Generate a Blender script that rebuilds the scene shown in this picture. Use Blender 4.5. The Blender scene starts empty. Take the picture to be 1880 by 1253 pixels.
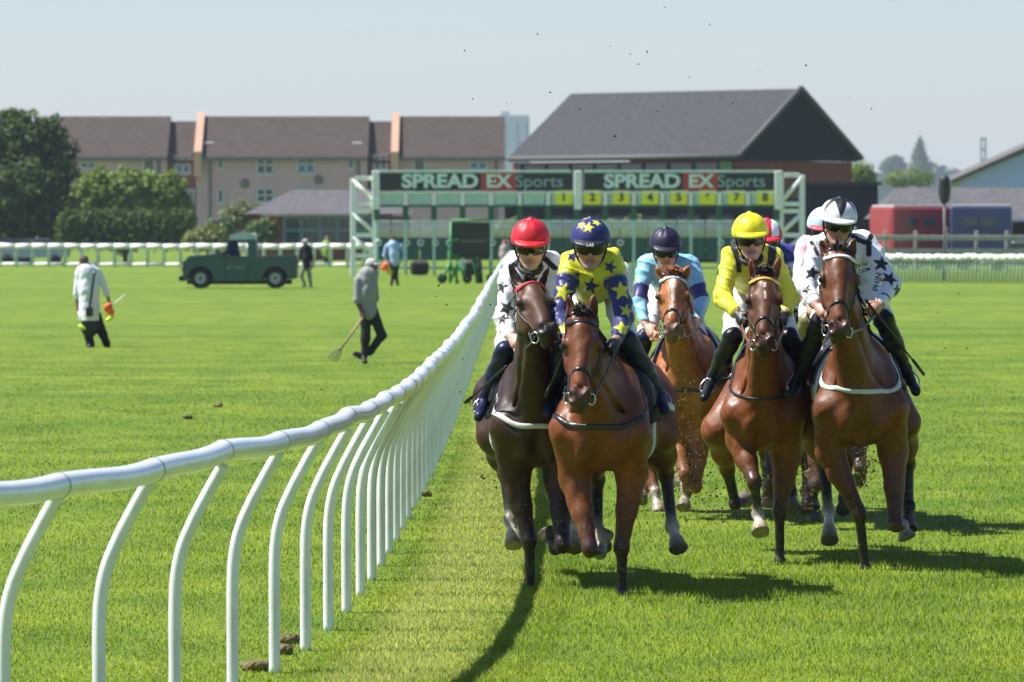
import bpy, math, random
import numpy as np
from mathutils import Vector, Matrix
R = math.radians
rnd = random.Random(7)
npr = np.random.RandomState(11)
scene = bpy.context.scene
COL = scene.collection

# ------------------------------------------------------------------ camera, sky, sun, exposure
FPX, HC, PITCH = 10000.0, 2.43, math.atan(218.5/10000.0)
cam_data = bpy.data.cameras.new('camera'); cam = bpy.data.objects.new('camera', cam_data); COL.objects.link(cam)
cam.location = (0, 0, HC); cam.rotation_euler = (R(90)-PITCH, 0, 0)
cam_data.sensor_width = 36; cam_data.lens = 36*FPX/1880
cam_data.clip_start = 1; cam_data.clip_end = 9000
cam_data.dof.use_dof = True; cam_data.dof.focus_distance = 36.4; cam_data.dof.aperture_fstop = 7.0
scene.camera = cam
SUN_EL, SUN_ROT = R(57), R(-88)
w = bpy.data.worlds.new("World"); scene.world = w; w.use_nodes = True
wn = w.node_tree
sky = wn.nodes.new('ShaderNodeTexSky'); sky.sky_type = 'NISHITA'; sky.sun_disc = False
sky.sun_elevation = SUN_EL; sky.sun_rotation = SUN_ROT
sky.air_density = 1.0; sky.dust_density = 0.35; sky.ozone_density = 1.6; sky.altitude = 0
tint = wn.nodes.new('ShaderNodeVectorMath'); tint.operation = 'MULTIPLY'; tint.inputs[1].default_value = (1.00, 1.05, 1.27); wn.links.new(sky.outputs[0], tint.inputs[0])
wn.links.new(tint.outputs[0], wn.nodes['Background'].inputs[0]); wn.nodes['Background'].inputs[1].default_value = 0.059
sun_dir = Vector((math.sin(SUN_ROT)*math.cos(SUN_EL), math.cos(SUN_ROT)*math.cos(SUN_EL), math.sin(SUN_EL)))
sl = bpy.data.lights.new('sun', 'SUN'); sl.energy = 5.0; sl.angle = R(0.5); sl.color = (1, .955, .88)
so = bpy.data.objects.new('sun', sl); COL.objects.link(so); so.rotation_euler = (-sun_dir).to_track_quat('-Z', 'Y').to_euler(); so.location = (-40, 40, 80)
scene.view_settings.view_transform = 'Standard'; scene.view_settings.look = 'None'
scene.view_settings.exposure = 0.92; scene.view_settings.gamma = 1
scene.cycles.max_bounces = 6; scene.cycles.volume_bounces = 0; scene.cycles.transparent_max_bounces = 6
scene.cycles.caustics_reflective = False; scene.cycles.caustics_refractive = False

# ------------------------------------------------------------------ helpers
def P(px, py, d):
    """a point seen at photo pixel (px, py) standing d metres away"""
    cx, cy = (px-940)/FPX, (626.5-py)/FPX
    c, s = math.cos(PITCH), math.sin(PITCH)
    y, z = c+cy*s, cy*c-s
    return np.array((cx/y*d, d, HC+z/y*d))
def gd(py):                       # distance of the ground point seen at picture row py
    t = (626.5-py)/FPX; c, s = math.cos(PITCH), math.sin(PITCH)
    return -HC/((t*c-s)/(c+t*s))
def nz(v):
    v = np.asarray(v, float); return v/np.linalg.norm(v)
def tag(o, label=None, cat=None, group=None, kind=None):
    if label: o['label'] = label
    if cat: o['category'] = cat
    if group: o['group'] = group
    if kind: o['kind'] = kind
    return o
def empty(name, loc=(0, 0, 0), rz=0, label=None, cat=None, group=None):
    o = bpy.data.objects.new(name, None); COL.objects.link(o); o.location = loc; o.rotation_euler = (0, 0, rz)
    o.empty_display_size = .2
    return tag(o, label, cat, group)
def link_mesh(name, me, mat, parent=None, loc=None):
    o = bpy.data.objects.new(name, me); COL.objects.link(o)
    if mat is not None and len(me.materials) == 0:
        for m_ in (mat if isinstance(mat, (list, tuple)) else [mat]): me.materials.append(m_)
    if parent is not None:
        o.parent = parent
    if loc is not None: o.location = loc
    return o
def np_mesh(name, V, F, smooth=True, col=None, size=4):
    V = np.asarray(V, np.float32); F = np.asarray(F, np.int32)
    me = bpy.data.meshes.new(name); k = F.shape[1]
    me.vertices.add(len(V)); me.vertices.foreach_set('co', V.ravel())
    me.loops.add(F.size); me.loops.foreach_set('vertex_index', F.ravel())
    me.polygons.add(len(F)); me.polygons.foreach_set('loop_start', np.arange(0, F.size, k, dtype=np.int32))
    try: me.polygons.foreach_set('loop_total', np.full(len(F), k, np.int32))
    except Exception: pass
    me.polygons.foreach_set('use_smooth', np.full(len(F), smooth, bool))
    me.update(calc_edges=True)
    if col is not None: put_col(me, col)
    return me
def put_col(me, col, name='Col'):
    a = me.color_attributes.new(name, 'FLOAT_COLOR', 'POINT')
    c = np.ones((len(me.vertices), 4), np.float32); c[:, :3] = col
    a.data.foreach_set('color', c.ravel())
class MB:
    """collects simple shapes into ONE mesh"""
    def __init__(s): s.v = []; s.f = []; s.sm = []
    def add(s, vs, fs, sm=False):
        o = len(s.v); s.v += [tuple(float(q) for q in v) for v in vs]; s.f += [tuple(i+o for i in f) for f in fs]; s.sm += [sm]*len(fs); return s
    def box(s, c, h, rz=0, bev=0.0, ax=None):
        c = np.array(c, float); hx, hy, hz = h
        M = np.eye(3) if ax is None else np.array(ax, float).T
        if rz: cz, sz = math.cos(rz), math.sin(rz); M = np.array(((cz, -sz, 0), (sz, cz, 0), (0, 0, 1)))@M
        b = min(bev, .45*min(h))
        if b <= 0:
            vs = [(x*hx, y*hy, z*hz) for z in (-1, 1) for y in (-1, 1) for x in (-1, 1)]
            fs = [(0, 2, 3, 1), (4, 5, 7, 6), (0, 1, 5, 4), (2, 6, 7, 3), (0, 4, 6, 2), (1, 3, 7, 5)]
        else:
            vs = []; 
            for z, i in ((-hz, b), (-hz+b, 0), (hz-b, 0), (hz, b)):
                a, d = hx-i, hy-i
                vs += [(-a+b, -d, z), (a-b, -d, z), (a, -d+b, z), (a, d-b, z), (a-b, d, z), (-a+b, d, z), (-a, d-b, z), (-a, -d+b, z)]
            fs = [tuple(range(7, -1, -1)), tuple(range(24, 32))]
            for k in range(3):
                for i in range(8): fs.append((k*8+i, k*8+(i+1) % 8, k*8+8+(i+1) % 8, k*8+8+i))
        return s.add([c+M@np.array(v) for v in vs], fs)
    def tube(s, pts, r, n=8, caps=True, flat=None):
        pts = [np.array(p, float) for p in pts]; m = len(pts)
        rs = r if hasattr(r, '__len__') else [r]*m
        T = [nz(pts[min(i+1, m-1)]-pts[max(i-1, 0)]) for i in range(m)]
        up = np.array((0, 0, 1.)) if abs(T[0][2]) < .9 else np.array((1., 0, 0))
        vs = []; u = nz(np.cross(T[0], up))
        for i in range(m):
            u = nz(u-T[i]*(u@T[i])); b = np.cross(T[i], u)
            for k in range(n):
                a = 2*math.pi*k/n; vs.append(pts[i]+rs[i]*(math.cos(a)*u+math.sin(a)*b*(flat or 1)))
        fs = [(i*n+k, i*n+(k+1) % n, (i+1)*n+(k+1) % n, (i+1)*n+k) for i in range(m-1) for k in range(n)]
        s.add(vs, fs, True)
        if caps:
            o = len(s.v)-m*n
            s.f += [tuple(o+k for k in range(n-1, -1, -1)), tuple(o+(m-1)*n+k for k in range(n))]; s.sm += [False]*2
        return s
    def ribbon(s, pts, nor, wd, th):
        """flat strap along pts; nor = outward normal at each point"""
        pts = [np.array(p, float) for p in pts]; m = len(pts); vs = []
        for i in range(m):
            t = nz(pts[min(i+1, m-1)]-pts[max(i-1, 0)]); n = nz(nor[i]); b = nz(np.cross(t, n))
            vs += [pts[i]-b*wd, pts[i]+b*wd, pts[i]+b*wd*.9+n*th, pts[i]-b*wd*.9+n*th]
        fs = [(i*4+k, i*4+(k+1) % 4, i*4+4+(k+1) % 4, i*4+4+k) for i in range(m-1) for k in range(4)]
        fs += [(3, 2, 1, 0), tuple(m*4-4+k for k in range(4))]
        return s.add(vs, fs, True)
    def prism(s, poly, y0, y1, ax=(0, 2, 1)):
        """polygon in two axes pulled along the third: ax = (u axis, v axis, pull axis)"""
        n = len(poly); vs = []
        for y in (y0, y1):
            for (a, b) in poly:
                v = [0, 0, 0]; v[ax[0]] = a; v[ax[1]] = b; v[ax[2]] = y; vs.append(v)
        fs = [tuple(range(n)), tuple(range(2*n-1, n-1, -1))]+[(i, i+n, (i+1) % n+n, (i+1) % n) for i in range(n)]
        return s.add(vs, fs)
    def lathe(s, prof, n=16, c=(0, 0, 0), axis=2):
        vs = []
        for (r, z) in prof:
            for k in range(n):
                a = 2*math.pi*k/n; q = [r*math.cos(a), r*math.sin(a), z]
                if axis == 0: q = [q[2], q[0], q[1]]
                if axis == 1: q = [q[0], q[2], q[1]]
                vs.append(np.array(q)+np.array(c))
        m = len(prof)
        fs = [(i*n+k, i*n+(k+1) % n, (i+1)*n+(k+1) % n, (i+1)*n+k) for i in range(m-1) for k in range(n)]
        return s.add(vs, fs, True)
    def build(s, name, mat, parent=None, origin=None):
        me = bpy.data.meshes.new(name); o = np.zeros(3) if origin is None else np.array(origin, float)
        me.from_pydata([tuple(np.array(v)-o) for v in s.v], [], s.f); me.update()
        me.polygons.foreach_set('use_smooth', np.array(s.sm, bool))
        import bmesh
        bm = bmesh.new(); bm.from_mesh(me); bmesh.ops.recalc_face_normals(bm, faces=bm.faces); bm.to_mesh(me); bm.free()
        return link_mesh(name, me, mat, parent, loc=None if origin is None else tuple(o))

# ------------------------------------------------------------------ materials
MATS = {}
def mat(name, col=(.5, .5, .5), rough=.6, spec=.5, metal=0, attr=None, noise=None, bump=None, coat=0, sheen=0, emit=None, trans=0):
    """noise=(scale, amount[, stretch]) varies colour; bump=(scale, strength[, stretch])"""
    if name in MATS: return MATS[name]
    m = bpy.data.materials.new(name); m.use_nodes = True; nt = m.node_tree; b = nt.nodes['Principled BSDF']; N = nt.nodes.new; L = nt.links.new
    b.inputs['Roughness'].default_value = rough; b.inputs['Specular IOR Level'].default_value = spec; b.inputs['Metallic'].default_value = metal
    b.inputs['Coat Weight'].default_value = coat; b.inputs['Sheen Weight'].default_value = sheen; b.inputs['Coat Roughness'].default_value = .15
    b.inputs['Base Color'].default_value = (*col, 1)
    src = None
    if attr:
        a = N('ShaderNodeAttribute'); a.attribute_name = attr; src = a.outputs['Color']
    tc = N('ShaderNodeTexCoord')
    def nse(sc, stretch=None, det=4):
        t = N('ShaderNodeTexNoise'); t.inputs['Scale'].default_value = sc; t.inputs['Detail'].default_value = det
        if stretch:
            mp = N('ShaderNodeMapping'); mp.inputs['Scale'].default_value = stretch; L(tc.outputs['Object'], mp.inputs[0]); L(mp.outputs[0], t.inputs[0])
        else: L(tc.outputs['Object'], t.inputs[0])
        return t
    if noise:
        t = nse(noise[0], noise[2] if len(noise) > 2 else None)
        mr = N('ShaderNodeMapRange'); mr.inputs[1].default_value = .25; mr.inputs[2].default_value = .75
        mr.inputs[3].default_value = 1-noise[1]; mr.inputs[4].default_value = 1+noise[1]; L(t.outputs[0], mr.inputs[0])
        mx = N('ShaderNodeVectorMath'); mx.operation = 'SCALE'
        if src: L(src, mx.inputs[0])
        else: mx.inputs[0].default_value = col
        L(mr.outputs[0], mx.inputs['Scale']); src = mx.outputs[0]
    if src: L(src, b.inputs['Base Color'])
    if bump:
        t = nse(bump[0], bump[2] if len(bump) > 2 else None, 5)
        bp = N('ShaderNodeBump'); bp.inputs['Strength'].default_value = bump[1]; bp.inputs['Distance'].default_value = .02
        L(t.outputs[0], bp.inputs['Height']); L(bp.outputs[0], b.inputs['Normal'])
    if emit: b.inputs['Emission Color'].default_value = (*emit[:3], 1); b.inputs['Emission Strength'].default_value = emit[3]
    if trans: b.inputs['Transmission Weight'].default_value = trans
    MATS[name] = m; return m
def srgb(r, g, b):
    return tuple(((c/255)/12.92 if c/255 <= .04045 else ((c/255+.055)/1.055)**2.4) for c in (r, g, b))

# ------------------------------------------------------------------ sculpting: blended round shapes polygonised into one skin
def C(a, b, ra, rb, k=.04, col=None): return dict(t='c', a=np.array(a, float), b=np.array(b, float), ra=ra, rb=rb, k=k, col=col)
def E(c, r, M=None, k=.04, col=None): return dict(t='e', c=np.array(c, float), r=np.array(r, float), M=np.eye(3) if M is None else np.array(M, float), k=k, col=col)
def K(a, b, ra, rb, k=.01, col=None): return dict(t='k', a=np.array(a, float), b=np.array(b, float), ra=ra, rb=rb, k=k, col=col)   # flat-ended cone
def SUB(p): p['sub'] = True; return p
def dist(p, X):
    if p['t'] == 'e':
        q = (X-p['c'])@p['M'].T; q0 = q/p['r']; k0 = np.sqrt((q0*q0).sum(1))+1e-6
        q1 = q0/p['r']; k1 = np.sqrt((q1*q1).sum(1))+1e-6
        return np.maximum(k0*(k0-1)/k1, -p['r'].min())
    ab = p['b']-p['a']; L2 = ab@ab+1e-9; ax = X-p['a']; t = ax@ab/L2
    tc = np.clip(t, 0, 1); q = ax-tc[:, None]*ab
    d = np.sqrt((q*q).sum(1))-(p['ra']+(p['rb']-p['ra'])*tc)
    if p['t'] == 'k':
        L = math.sqrt(L2); q = ax-t[:, None]*ab
        rad = np.sqrt((q*q).sum(1))-(p['ra']+(p['rb']-p['ra'])*tc)
        d = np.maximum(np.maximum(rad, -t*L), (t-1)*L)
    return d
def bbox(p):
    if p['t'] == 'e':
        e = np.sqrt(((p['M']*p['r'][:, None])**2).sum(0)); return p['c']-e, p['c']+e
    r = max(p['ra'], p['rb']); return np.minimum(p['a'], p['b'])-r, np.maximum(p['a'], p['b'])+r
def field(prims, X, pad=.1, infl=0.0):
    d = np.full(len(X), pad)
    for p in prims:
        lo, hi = bbox(p); m = pad+infl
        ix = np.nonzero(((X > lo-m) & (X < hi+m)).all(1))[0]
        if not len(ix): continue
        e = dist(p, X[ix])-(0 if p.get('sub') else infl); k = p['k']; a = d[ix]
        if p.get('sub'):
            e = -e; h = np.maximum(k-np.abs(a-e), 0)/k; d[ix] = np.maximum(a, e)+h*h*k*.25
        else:
            h = np.maximum(k-np.abs(a-e), 0)/k; d[ix] = np.minimum(a, e)-h*h*k*.25
    return d
CORN = np.array([(i, j, k) for i in (0, 1) for j in (0, 1) for k in (0, 1)])
EDG = [(a, b) for a in range(8) for b in range(a+1, 8) if abs(CORN[a]-CORN[b]).sum() == 1]
def sculpt(prims, res, infl=0.0, clip=None, disp=None, box=None):
    """returns verts, quads of the blended skin. clip(X)->distance, kept where negative"""
    bb = [bbox(p) for p in prims if not p.get('sub')]
    lo = np.min([b[0] for b in bb], 0)-infl-3*res; hi = np.max([b[1] for b in bb], 0)+infl+3*res
    if box is not None: lo = np.maximum(lo, box[0]); hi = np.minimum(hi, box[1])
    B = 8; n = np.ceil((hi-lo)/res/B).astype(int)*B
    nb = n//B; pad = B*res*.9+.03+infl
    def f(X):
        d = field(prims, X, pad, infl)
        if disp is not None: d = d+disp(X)
        if clip is not None: d = np.maximum(d, clip(X))
        return d
    ci = np.stack(np.meshgrid(*[np.arange(k) for k in nb], indexing='ij'), -1).reshape(-1, 3)
    cd = f(lo+(ci*B+(B-1)/2)*res)
    D = np.where(cd < 0, -1., 1.).reshape(nb).repeat(B, 0).repeat(B, 1).repeat(B, 2).astype(np.float32)*pad
    act = ci[np.abs(cd) < B*res*.87+.012]
    off = np.stack(np.meshgrid(*[np.arange(B)]*3, indexing='ij'), -1).reshape(-1, 3)
    I = (act[:, None, :]*B+off[None]).reshape(-1, 3)
    D[I[:, 0], I[:, 1], I[:, 2]] = f(lo+I*res)
    D[0] = D[-1] = pad; D[:, 0] = D[:, -1] = pad; D[:, :, 0] = D[:, :, -1] = pad
    ins = D < 0
    s = np.zeros(np.array(D.shape)-1, np.int8)
    for c in CORN: s += ins[c[0]:c[0]+s.shape[0], c[1]:c[1]+s.shape[1], c[2]:c[2]+s.shape[2]]
    A = np.argwhere((s > 0) & (s < 8))
    vals = np.stack([D[A[:, 0]+c[0], A[:, 1]+c[1], A[:, 2]+c[2]] for c in CORN], 1)
    acc = np.zeros((len(A), 3)); cnt = np.zeros(len(A))
    for a, b in EDG:
        va, vb = vals[:, a], vals[:, b]; m = (va < 0) != (vb < 0); t = va[m]/(va[m]-vb[m])
        acc[m] += CORN[a]+t[:, None]*(CORN[b]-CORN[a]); cnt[m] += 1
    V = lo+(A+acc/cnt[:, None])*res
    idx = np.full(s.shape, -1, np.int32); idx[A[:, 0], A[:, 1], A[:, 2]] = np.arange(len(A))
    F = []
    for ax in range(3):
        o = [(1, 2), (2, 0), (0, 1)][ax]; e = np.zeros(3, int); e[ax] = 1
        sl0 = [slice(1, -1)]*3; sl1 = [slice(1, -1)]*3
        sl0[ax] = slice(0, -1); sl1[ax] = slice(1, None)
        a_, b_ = ins[tuple(sl0)], ins[tuple(sl1)]
        q = np.argwhere(a_ != b_); 
        base = q+1; base[:, ax] -= 1
        flip = a_[tuple(q.T)]
        d1 = np.zeros(3, int); d1[o[0]] = 1; d2 = np.zeros(3, int); d2[o[1]] = 1
        g = lambda p: idx[p[:, 0], p[:, 1], p[:, 2]]
        Q = np.stack([g(base-d1-d2), g(base-d2), g(base), g(base-d1)], 1)
        Q[~flip] = Q[~flip][:, ::-1]; F.append(Q[(Q >= 0).all(1)])
    return V, np.concatenate(F)
def paint(prims, V, temp=.012, infl=0):
    W = np.zeros(len(V)); c = np.zeros((len(V), 3))
    best = np.full(len(V), 9.)
    ds = []
    for p in prims:
        if p.get('sub') or p['col'] is None: continue
        lo, hi = bbox(p); m = .12+infl
        ix = np.nonzero(((V > lo-m) & (V < hi+m)).all(1))[0]
        if not len(ix): continue
        e = dist(p, V[ix]); best[ix] = np.minimum(best[ix], e); ds.append((ix, e, np.array(p['col'], float)))
    for ix, e, col in ds:
        ww = np.exp(-np.clip((e-best[ix])/temp, 0, 40)); W[ix] += ww; c[ix] += ww[:, None]*col
    return c/np.maximum(W, 1e-9)[:, None]
def grad(prims, x, infl=0):
    X = np.array([x+e*s for e in np.eye(3)*.004 for s in (1, -1)]); d = field(prims, X, .4, infl)
    return np.array([d[0]-d[1], d[2]-d[3], d[4]-d[5]])/.008
def snap(prims, x, off=0.0):
    """move a point onto the skin"""
    x = np.array(x, float)
    for _ in range(8):
        d = field(prims, x[None], .6)[0]-off; g = grad(prims, x); n = np.linalg.norm(g)
        if n < .05: break
        x = x-d*g/(n*n)*.9
    return x, nz(grad(prims, x)+1e-9)
def strap(mb, prims, pts, wd, th=.004, n=14, off=.001):
    """a strap lying on the skin through the given points"""
    pts = [np.array(p, float) for p in pts]; q = []
    seg = len(pts)-1
    for i in range(n+1):
        t = i/n*seg; j = min(int(t), seg-1); u = t-j
        p0 = pts[max(j-1, 0)]; p1 = pts[j]; p2 = pts[j+1]; p3 = pts[min(j+2, seg)]
        q.append(.5*((2*p1)+(p2-p0)*u+(2*p0-5*p1+4*p2-p3)*u*u+(3*p1-p0-3*p2+p3)*u**3))
    S = [snap(prims, x, off) for x in q]
    mb.ribbon([s[0] for s in S], [s[1] for s in S], wd, th); return mb
def spline(pts, n):
    pts = [np.array(p, float) for p in pts]; seg = len(pts)-1; q = []
    for i in range(n+1):
        t = i/n*seg; j = min(int(t), seg-1); u = t-j
        p0 = pts[max(j-1, 0)]; p1 = pts[j]; p2 = pts[j+1]; p3 = pts[min(j+2, seg)]
        q.append(.5*((2*p1)+(p2-p0)*u+(2*p0-5*p1+4*p2-p3)*u*u+(3*p1-p0-3*p2+p3)*u**3))
    return q
def text_obj(name, txt, size, mat_, parent=None, loc=(0, 0, 0), rot=(R(90), 0, 0), bold=0.0, depth=.002, sx=1.0):
    cu = bpy.data.curves.new(name, 'FONT'); cu.body = txt; cu.size = size; cu.align_x = 'CENTER'; cu.align_y = 'CENTER'; cu.extrude = depth; cu.offset = bold
    tmp = bpy.data.objects.new('tmp', cu); COL.objects.link(tmp)
    dg = bpy.context.evaluated_depsgraph_get(); me = bpy.data.meshes.new_from_object(tmp.evaluated_get(dg)); me.name = name
    bpy.data.objects.remove(tmp)
    me.materials.clear(); o = link_mesh(name, me, mat_, parent, loc); o.rotation_euler = rot; o.scale = (sx, 1, 1); return o
# ------------------------------------------------------------------ the running rail's path (x, distance) and the turf
RAILP = np.array([(-4.3, 15.5), (-3.38, 18.4), (-2.58, 20.8), (-2.04, 22.6), (-1.81, 24.0), (-1.545, 25.2), (-1.312, 26.6), (-1.155, 27.9), (-.991, 29.6), (-.861, 31.8),
                  (-.74, 35.0), (-.66, 39.4), (-.60, 45), (-.53, 52), (-.46, 64.5), (-.42, 84), (-.37, 109), (-.24, 154), (-.05, 200)])
def rail_x(y): return np.interp(y, RAILP[:, 1], RAILP[:, 0])
def fbm(x, y, s=1.0):
    v = np.zeros_like(x); a = 1.; f = s
    for i in range(4):
        v += a*np.sin(x*f*1.3+1.7*i+1.9*np.sin(y*f*.9+i))*np.cos(y*f*1.1-2.3*i+1.6*np.sin(x*f*.7+2*i)); a *= .55; f *= 2.03
    return v
def wear(x, y):                   # pale dry strip trodden along the rail
    s = x-rail_x(y); wob = .10*fbm(x, y, 2.2)+.06*fbm(x*2, y*1.2, 2.0)
    a = np.clip((s+.10+wob*.4)/.25, 0, 1); b = np.clip((1.05-.0025*y+wob-s)/.45, 0, 1)
    return .62*a*b*np.clip((160-y)/60, 0, 1)
def turf_material(name, blade=False):
    m = bpy.data.materials.new(name); m.use_nodes = True; nt = m.node_tree; N = nt.nodes.new; L = nt.links.new; b = nt.nodes['Principled BSDF']
    b.inputs['Roughness'].default_value = .75; b.inputs['Specular IOR Level'].default_value = .25
    g = N('ShaderNodeNewGeometry')
    def noise(sc, stretch, det=3):
        mp = N('ShaderNodeMapping'); mp.inputs['Scale'].default_value = stretch; L(g.outputs['Position'], mp.inputs[0])
        t = N('ShaderNodeTexNoise'); t.inputs['Scale'].default_value = sc; t.inputs['Detail'].default_value = det; L(mp.outputs[0], t.inputs[0]); return t
    def mix(fac, a, bb):
        x = N('ShaderNodeMix'); x.data_type = 'RGBA'; L(fac, x.inputs[0])
        for i, q in ((6, a), (7, bb)):
            if isinstance(q, tuple): x.inputs[i].default_value = (*q, 1)
            else: L(q, x.inputs[i])
        return x.outputs[2]
    def ramp(t, a, c):
        r_ = N('ShaderNodeMapRange'); r_.inputs[1].default_value = a; r_.inputs[2].default_value = c; L(t, r_.inputs[0]); return r_.outputs[0]
    at = N('ShaderNodeAttribute'); at.attribute_name = 'wear'
    c1 = mix(ramp(noise(.22, (.05, 1, 1)).outputs[0], .38, .57), TURF_A, TURF_B)          # mowing bands
    c1 = mix(ramp(noise(.045, (.08, 1, 1)).outputs[0], .40, .58), c1, TURF_B)
    c1 = mix(ramp(noise(1.6, (.6, .35, 1), 5).outputs[0], .35, .75), c1, TURF_C)            # tussocks
    fine = noise(38, (1, .6, 1), 4)
    c1 = mix(ramp(fine.outputs[0], .3, .8), c1, tuple(v*.62 for v in TURF_A))
    c1 = mix(at.outputs['Fac'], c1, TURF_DRY)
    if blade:
        ab = N('ShaderNodeAttribute'); ab.attribute_name = 'tint'
        sc = N('ShaderNodeVectorMath'); sc.operation = 'MULTIPLY'; L(c1, sc.inputs[0]); L(ab.outputs['Color'], sc.inputs[1]); c1 = sc.outputs[0]
        tr = N('ShaderNodeBsdfTranslucent'); L(c1, tr.inputs[0]); mx = N('ShaderNodeMixShader'); mx.inputs[0].default_value = .5
        L(b.outputs[0], mx.inputs[1]); L(tr.outputs[0], mx.inputs[2]); L(mx.outputs[0], nt.nodes['Material Output'].inputs[0])
        b.inputs['Roughness'].default_value = .5
        va = N('ShaderNodeVectorMath'); va.operation = 'SCALE'; L(g.outputs['Normal'], va.inputs[0]); va.inputs['Scale'].default_value = .3
        vb = N('ShaderNodeVectorMath'); vb.operation = 'ADD'; L(va.outputs[0], vb.inputs[0]); vb.inputs[1].default_value = (0, 0, 1)
        vn = N('ShaderNodeVectorMath'); vn.operation = 'NORMALIZE'; L(vb.outputs[0], vn.inputs[0]); L(vn.outputs[0], b.inputs['Normal'])
    else:
        bp = N('ShaderNodeBump'); bp.inputs['Strength'].default_value = .8; bp.inputs['Distance'].default_value = .05
        L(noise(55, (1, .5, 1), 4).outputs[0], bp.inputs['Height']); L(bp.outputs[0], b.inputs['Normal'])
    if not blade:
        sc = N('ShaderNodeVectorMath'); sc.operation = 'SCALE'; L(c1, sc.inputs[0]); sc.inputs['Scale'].default_value = .92; c1 = sc.outputs[0]
    L(c1, b.inputs['Base Color']); return m
TURF_A = (.108, .212, .007); TURF_B = (.275, .360, .022); TURF_C = (.095, .195, .005); TURF_DRY = (.33, .37, .085)
m_turf = turf_material('turf'); m_blade = turf_material('turf_blade', True)
def ground():
    xs = np.concatenate([np.array([-3200, -1500, -700, -300, -120, -60, -30, -16, -10, -8]), np.arange(-7, 9.01, .12), np.array([10, 12, 16, 22, 30, 45, 70, 120, 250, 500, 1000, 1800, 3200])])
    ys = np.concatenate([np.array([-60, -20, 0, 8, 12]), np.arange(15, 46, .12), np.arange(46, 70, .3), np.arange(70, 160, 1.5), np.array([165, 175, 190, 210, 240, 280, 330, 400, 500, 700, 1000, 1500, 2300, 3400, 5200])])
    X, Y = np.meshgrid(xs, ys, indexing='ij'); Z = np.zeros_like(X)
    V = np.stack([X, Y, Z], -1).reshape(-1, 3); ny = len(ys); i = np.arange(len(xs)-1)[:, None]*ny+np.arange(ny-1)[None]; i = i.ravel()
    me = np_mesh('ground', V, np.stack([i, i+ny, i+ny+1, i+1], 1))
    a = me.attributes.new('wear', 'FLOAT', 'POINT'); a.data.foreach_set('value', wear(V[:, 0], V[:, 1]).astype(np.float32))
    tag(link_mesh('ground', me, m_turf), kind='structure')
ground()
def blades(n):
    y = np.exp(math.log(22.5)+(math.log(260)-math.log(22.5))*npr.rand(n)**1.5); x = npr.uniform(-1, 1, n)*(.098*y+.25)
    k = 110000; y[:k] = 23+npr.rand(k)**1.3*38; x[:k] = rail_x(y[:k])+npr.uniform(-.1, 1.15, k)
    wr = wear(x, y)
    h = (.014+.020*npr.rand(n)**1.6)*np.clip((150-y)/90, .15, 1)*(1+.15*wr)*(1+.25*np.clip(fbm(x, y, 1.1), -1, 1)); h *= np.where(x < rail_x(y), .9, 1.0+.65*np.exp(-((y-36.5)/4.5)**2)*np.clip((x-.0)/.3, 0, 1))
    wd = (.0024+.0018*npr.rand(n))*np.maximum(1, y/34); a = npr.uniform(0, 2*math.pi, n); ln = npr.uniform(.1, .75, n)*h; la = npr.uniform(0, 2*math.pi, n)
    dx, dy = np.cos(a)*wd, np.sin(a)*wd*.6; z0 = np.zeros(n)
    V = np.empty((n, 3, 3)); V[:, 0] = np.stack([x-dx, y-dy, z0], 1); V[:, 1] = np.stack([x+dx, y+dy, z0], 1); V[:, 2] = np.stack([x+np.cos(la)*ln, y+np.sin(la)*ln, h], 1)
    me = np_mesh('grass', V.reshape(-1, 3), np.arange(3*n).reshape(-1, 3), smooth=False)
    at = me.attributes.new('wear', 'FLOAT', 'POINT'); at.data.foreach_set('value', np.repeat(wr, 3).astype(np.float32))
    t = npr.uniform(1.15, 1.9, n); c = np.stack([t*npr.uniform(.85, 1.25, n), t, t*npr.uniform(.6, 1.5, n)], 1)
    put_col(me, np.repeat(c, 3, 0), 'tint')
    tag(link_mesh('grass', me, m_blade), 'short sunlit green turf blades covering the racecourse', 'grass', kind='stuff')
blades(790000)

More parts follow.
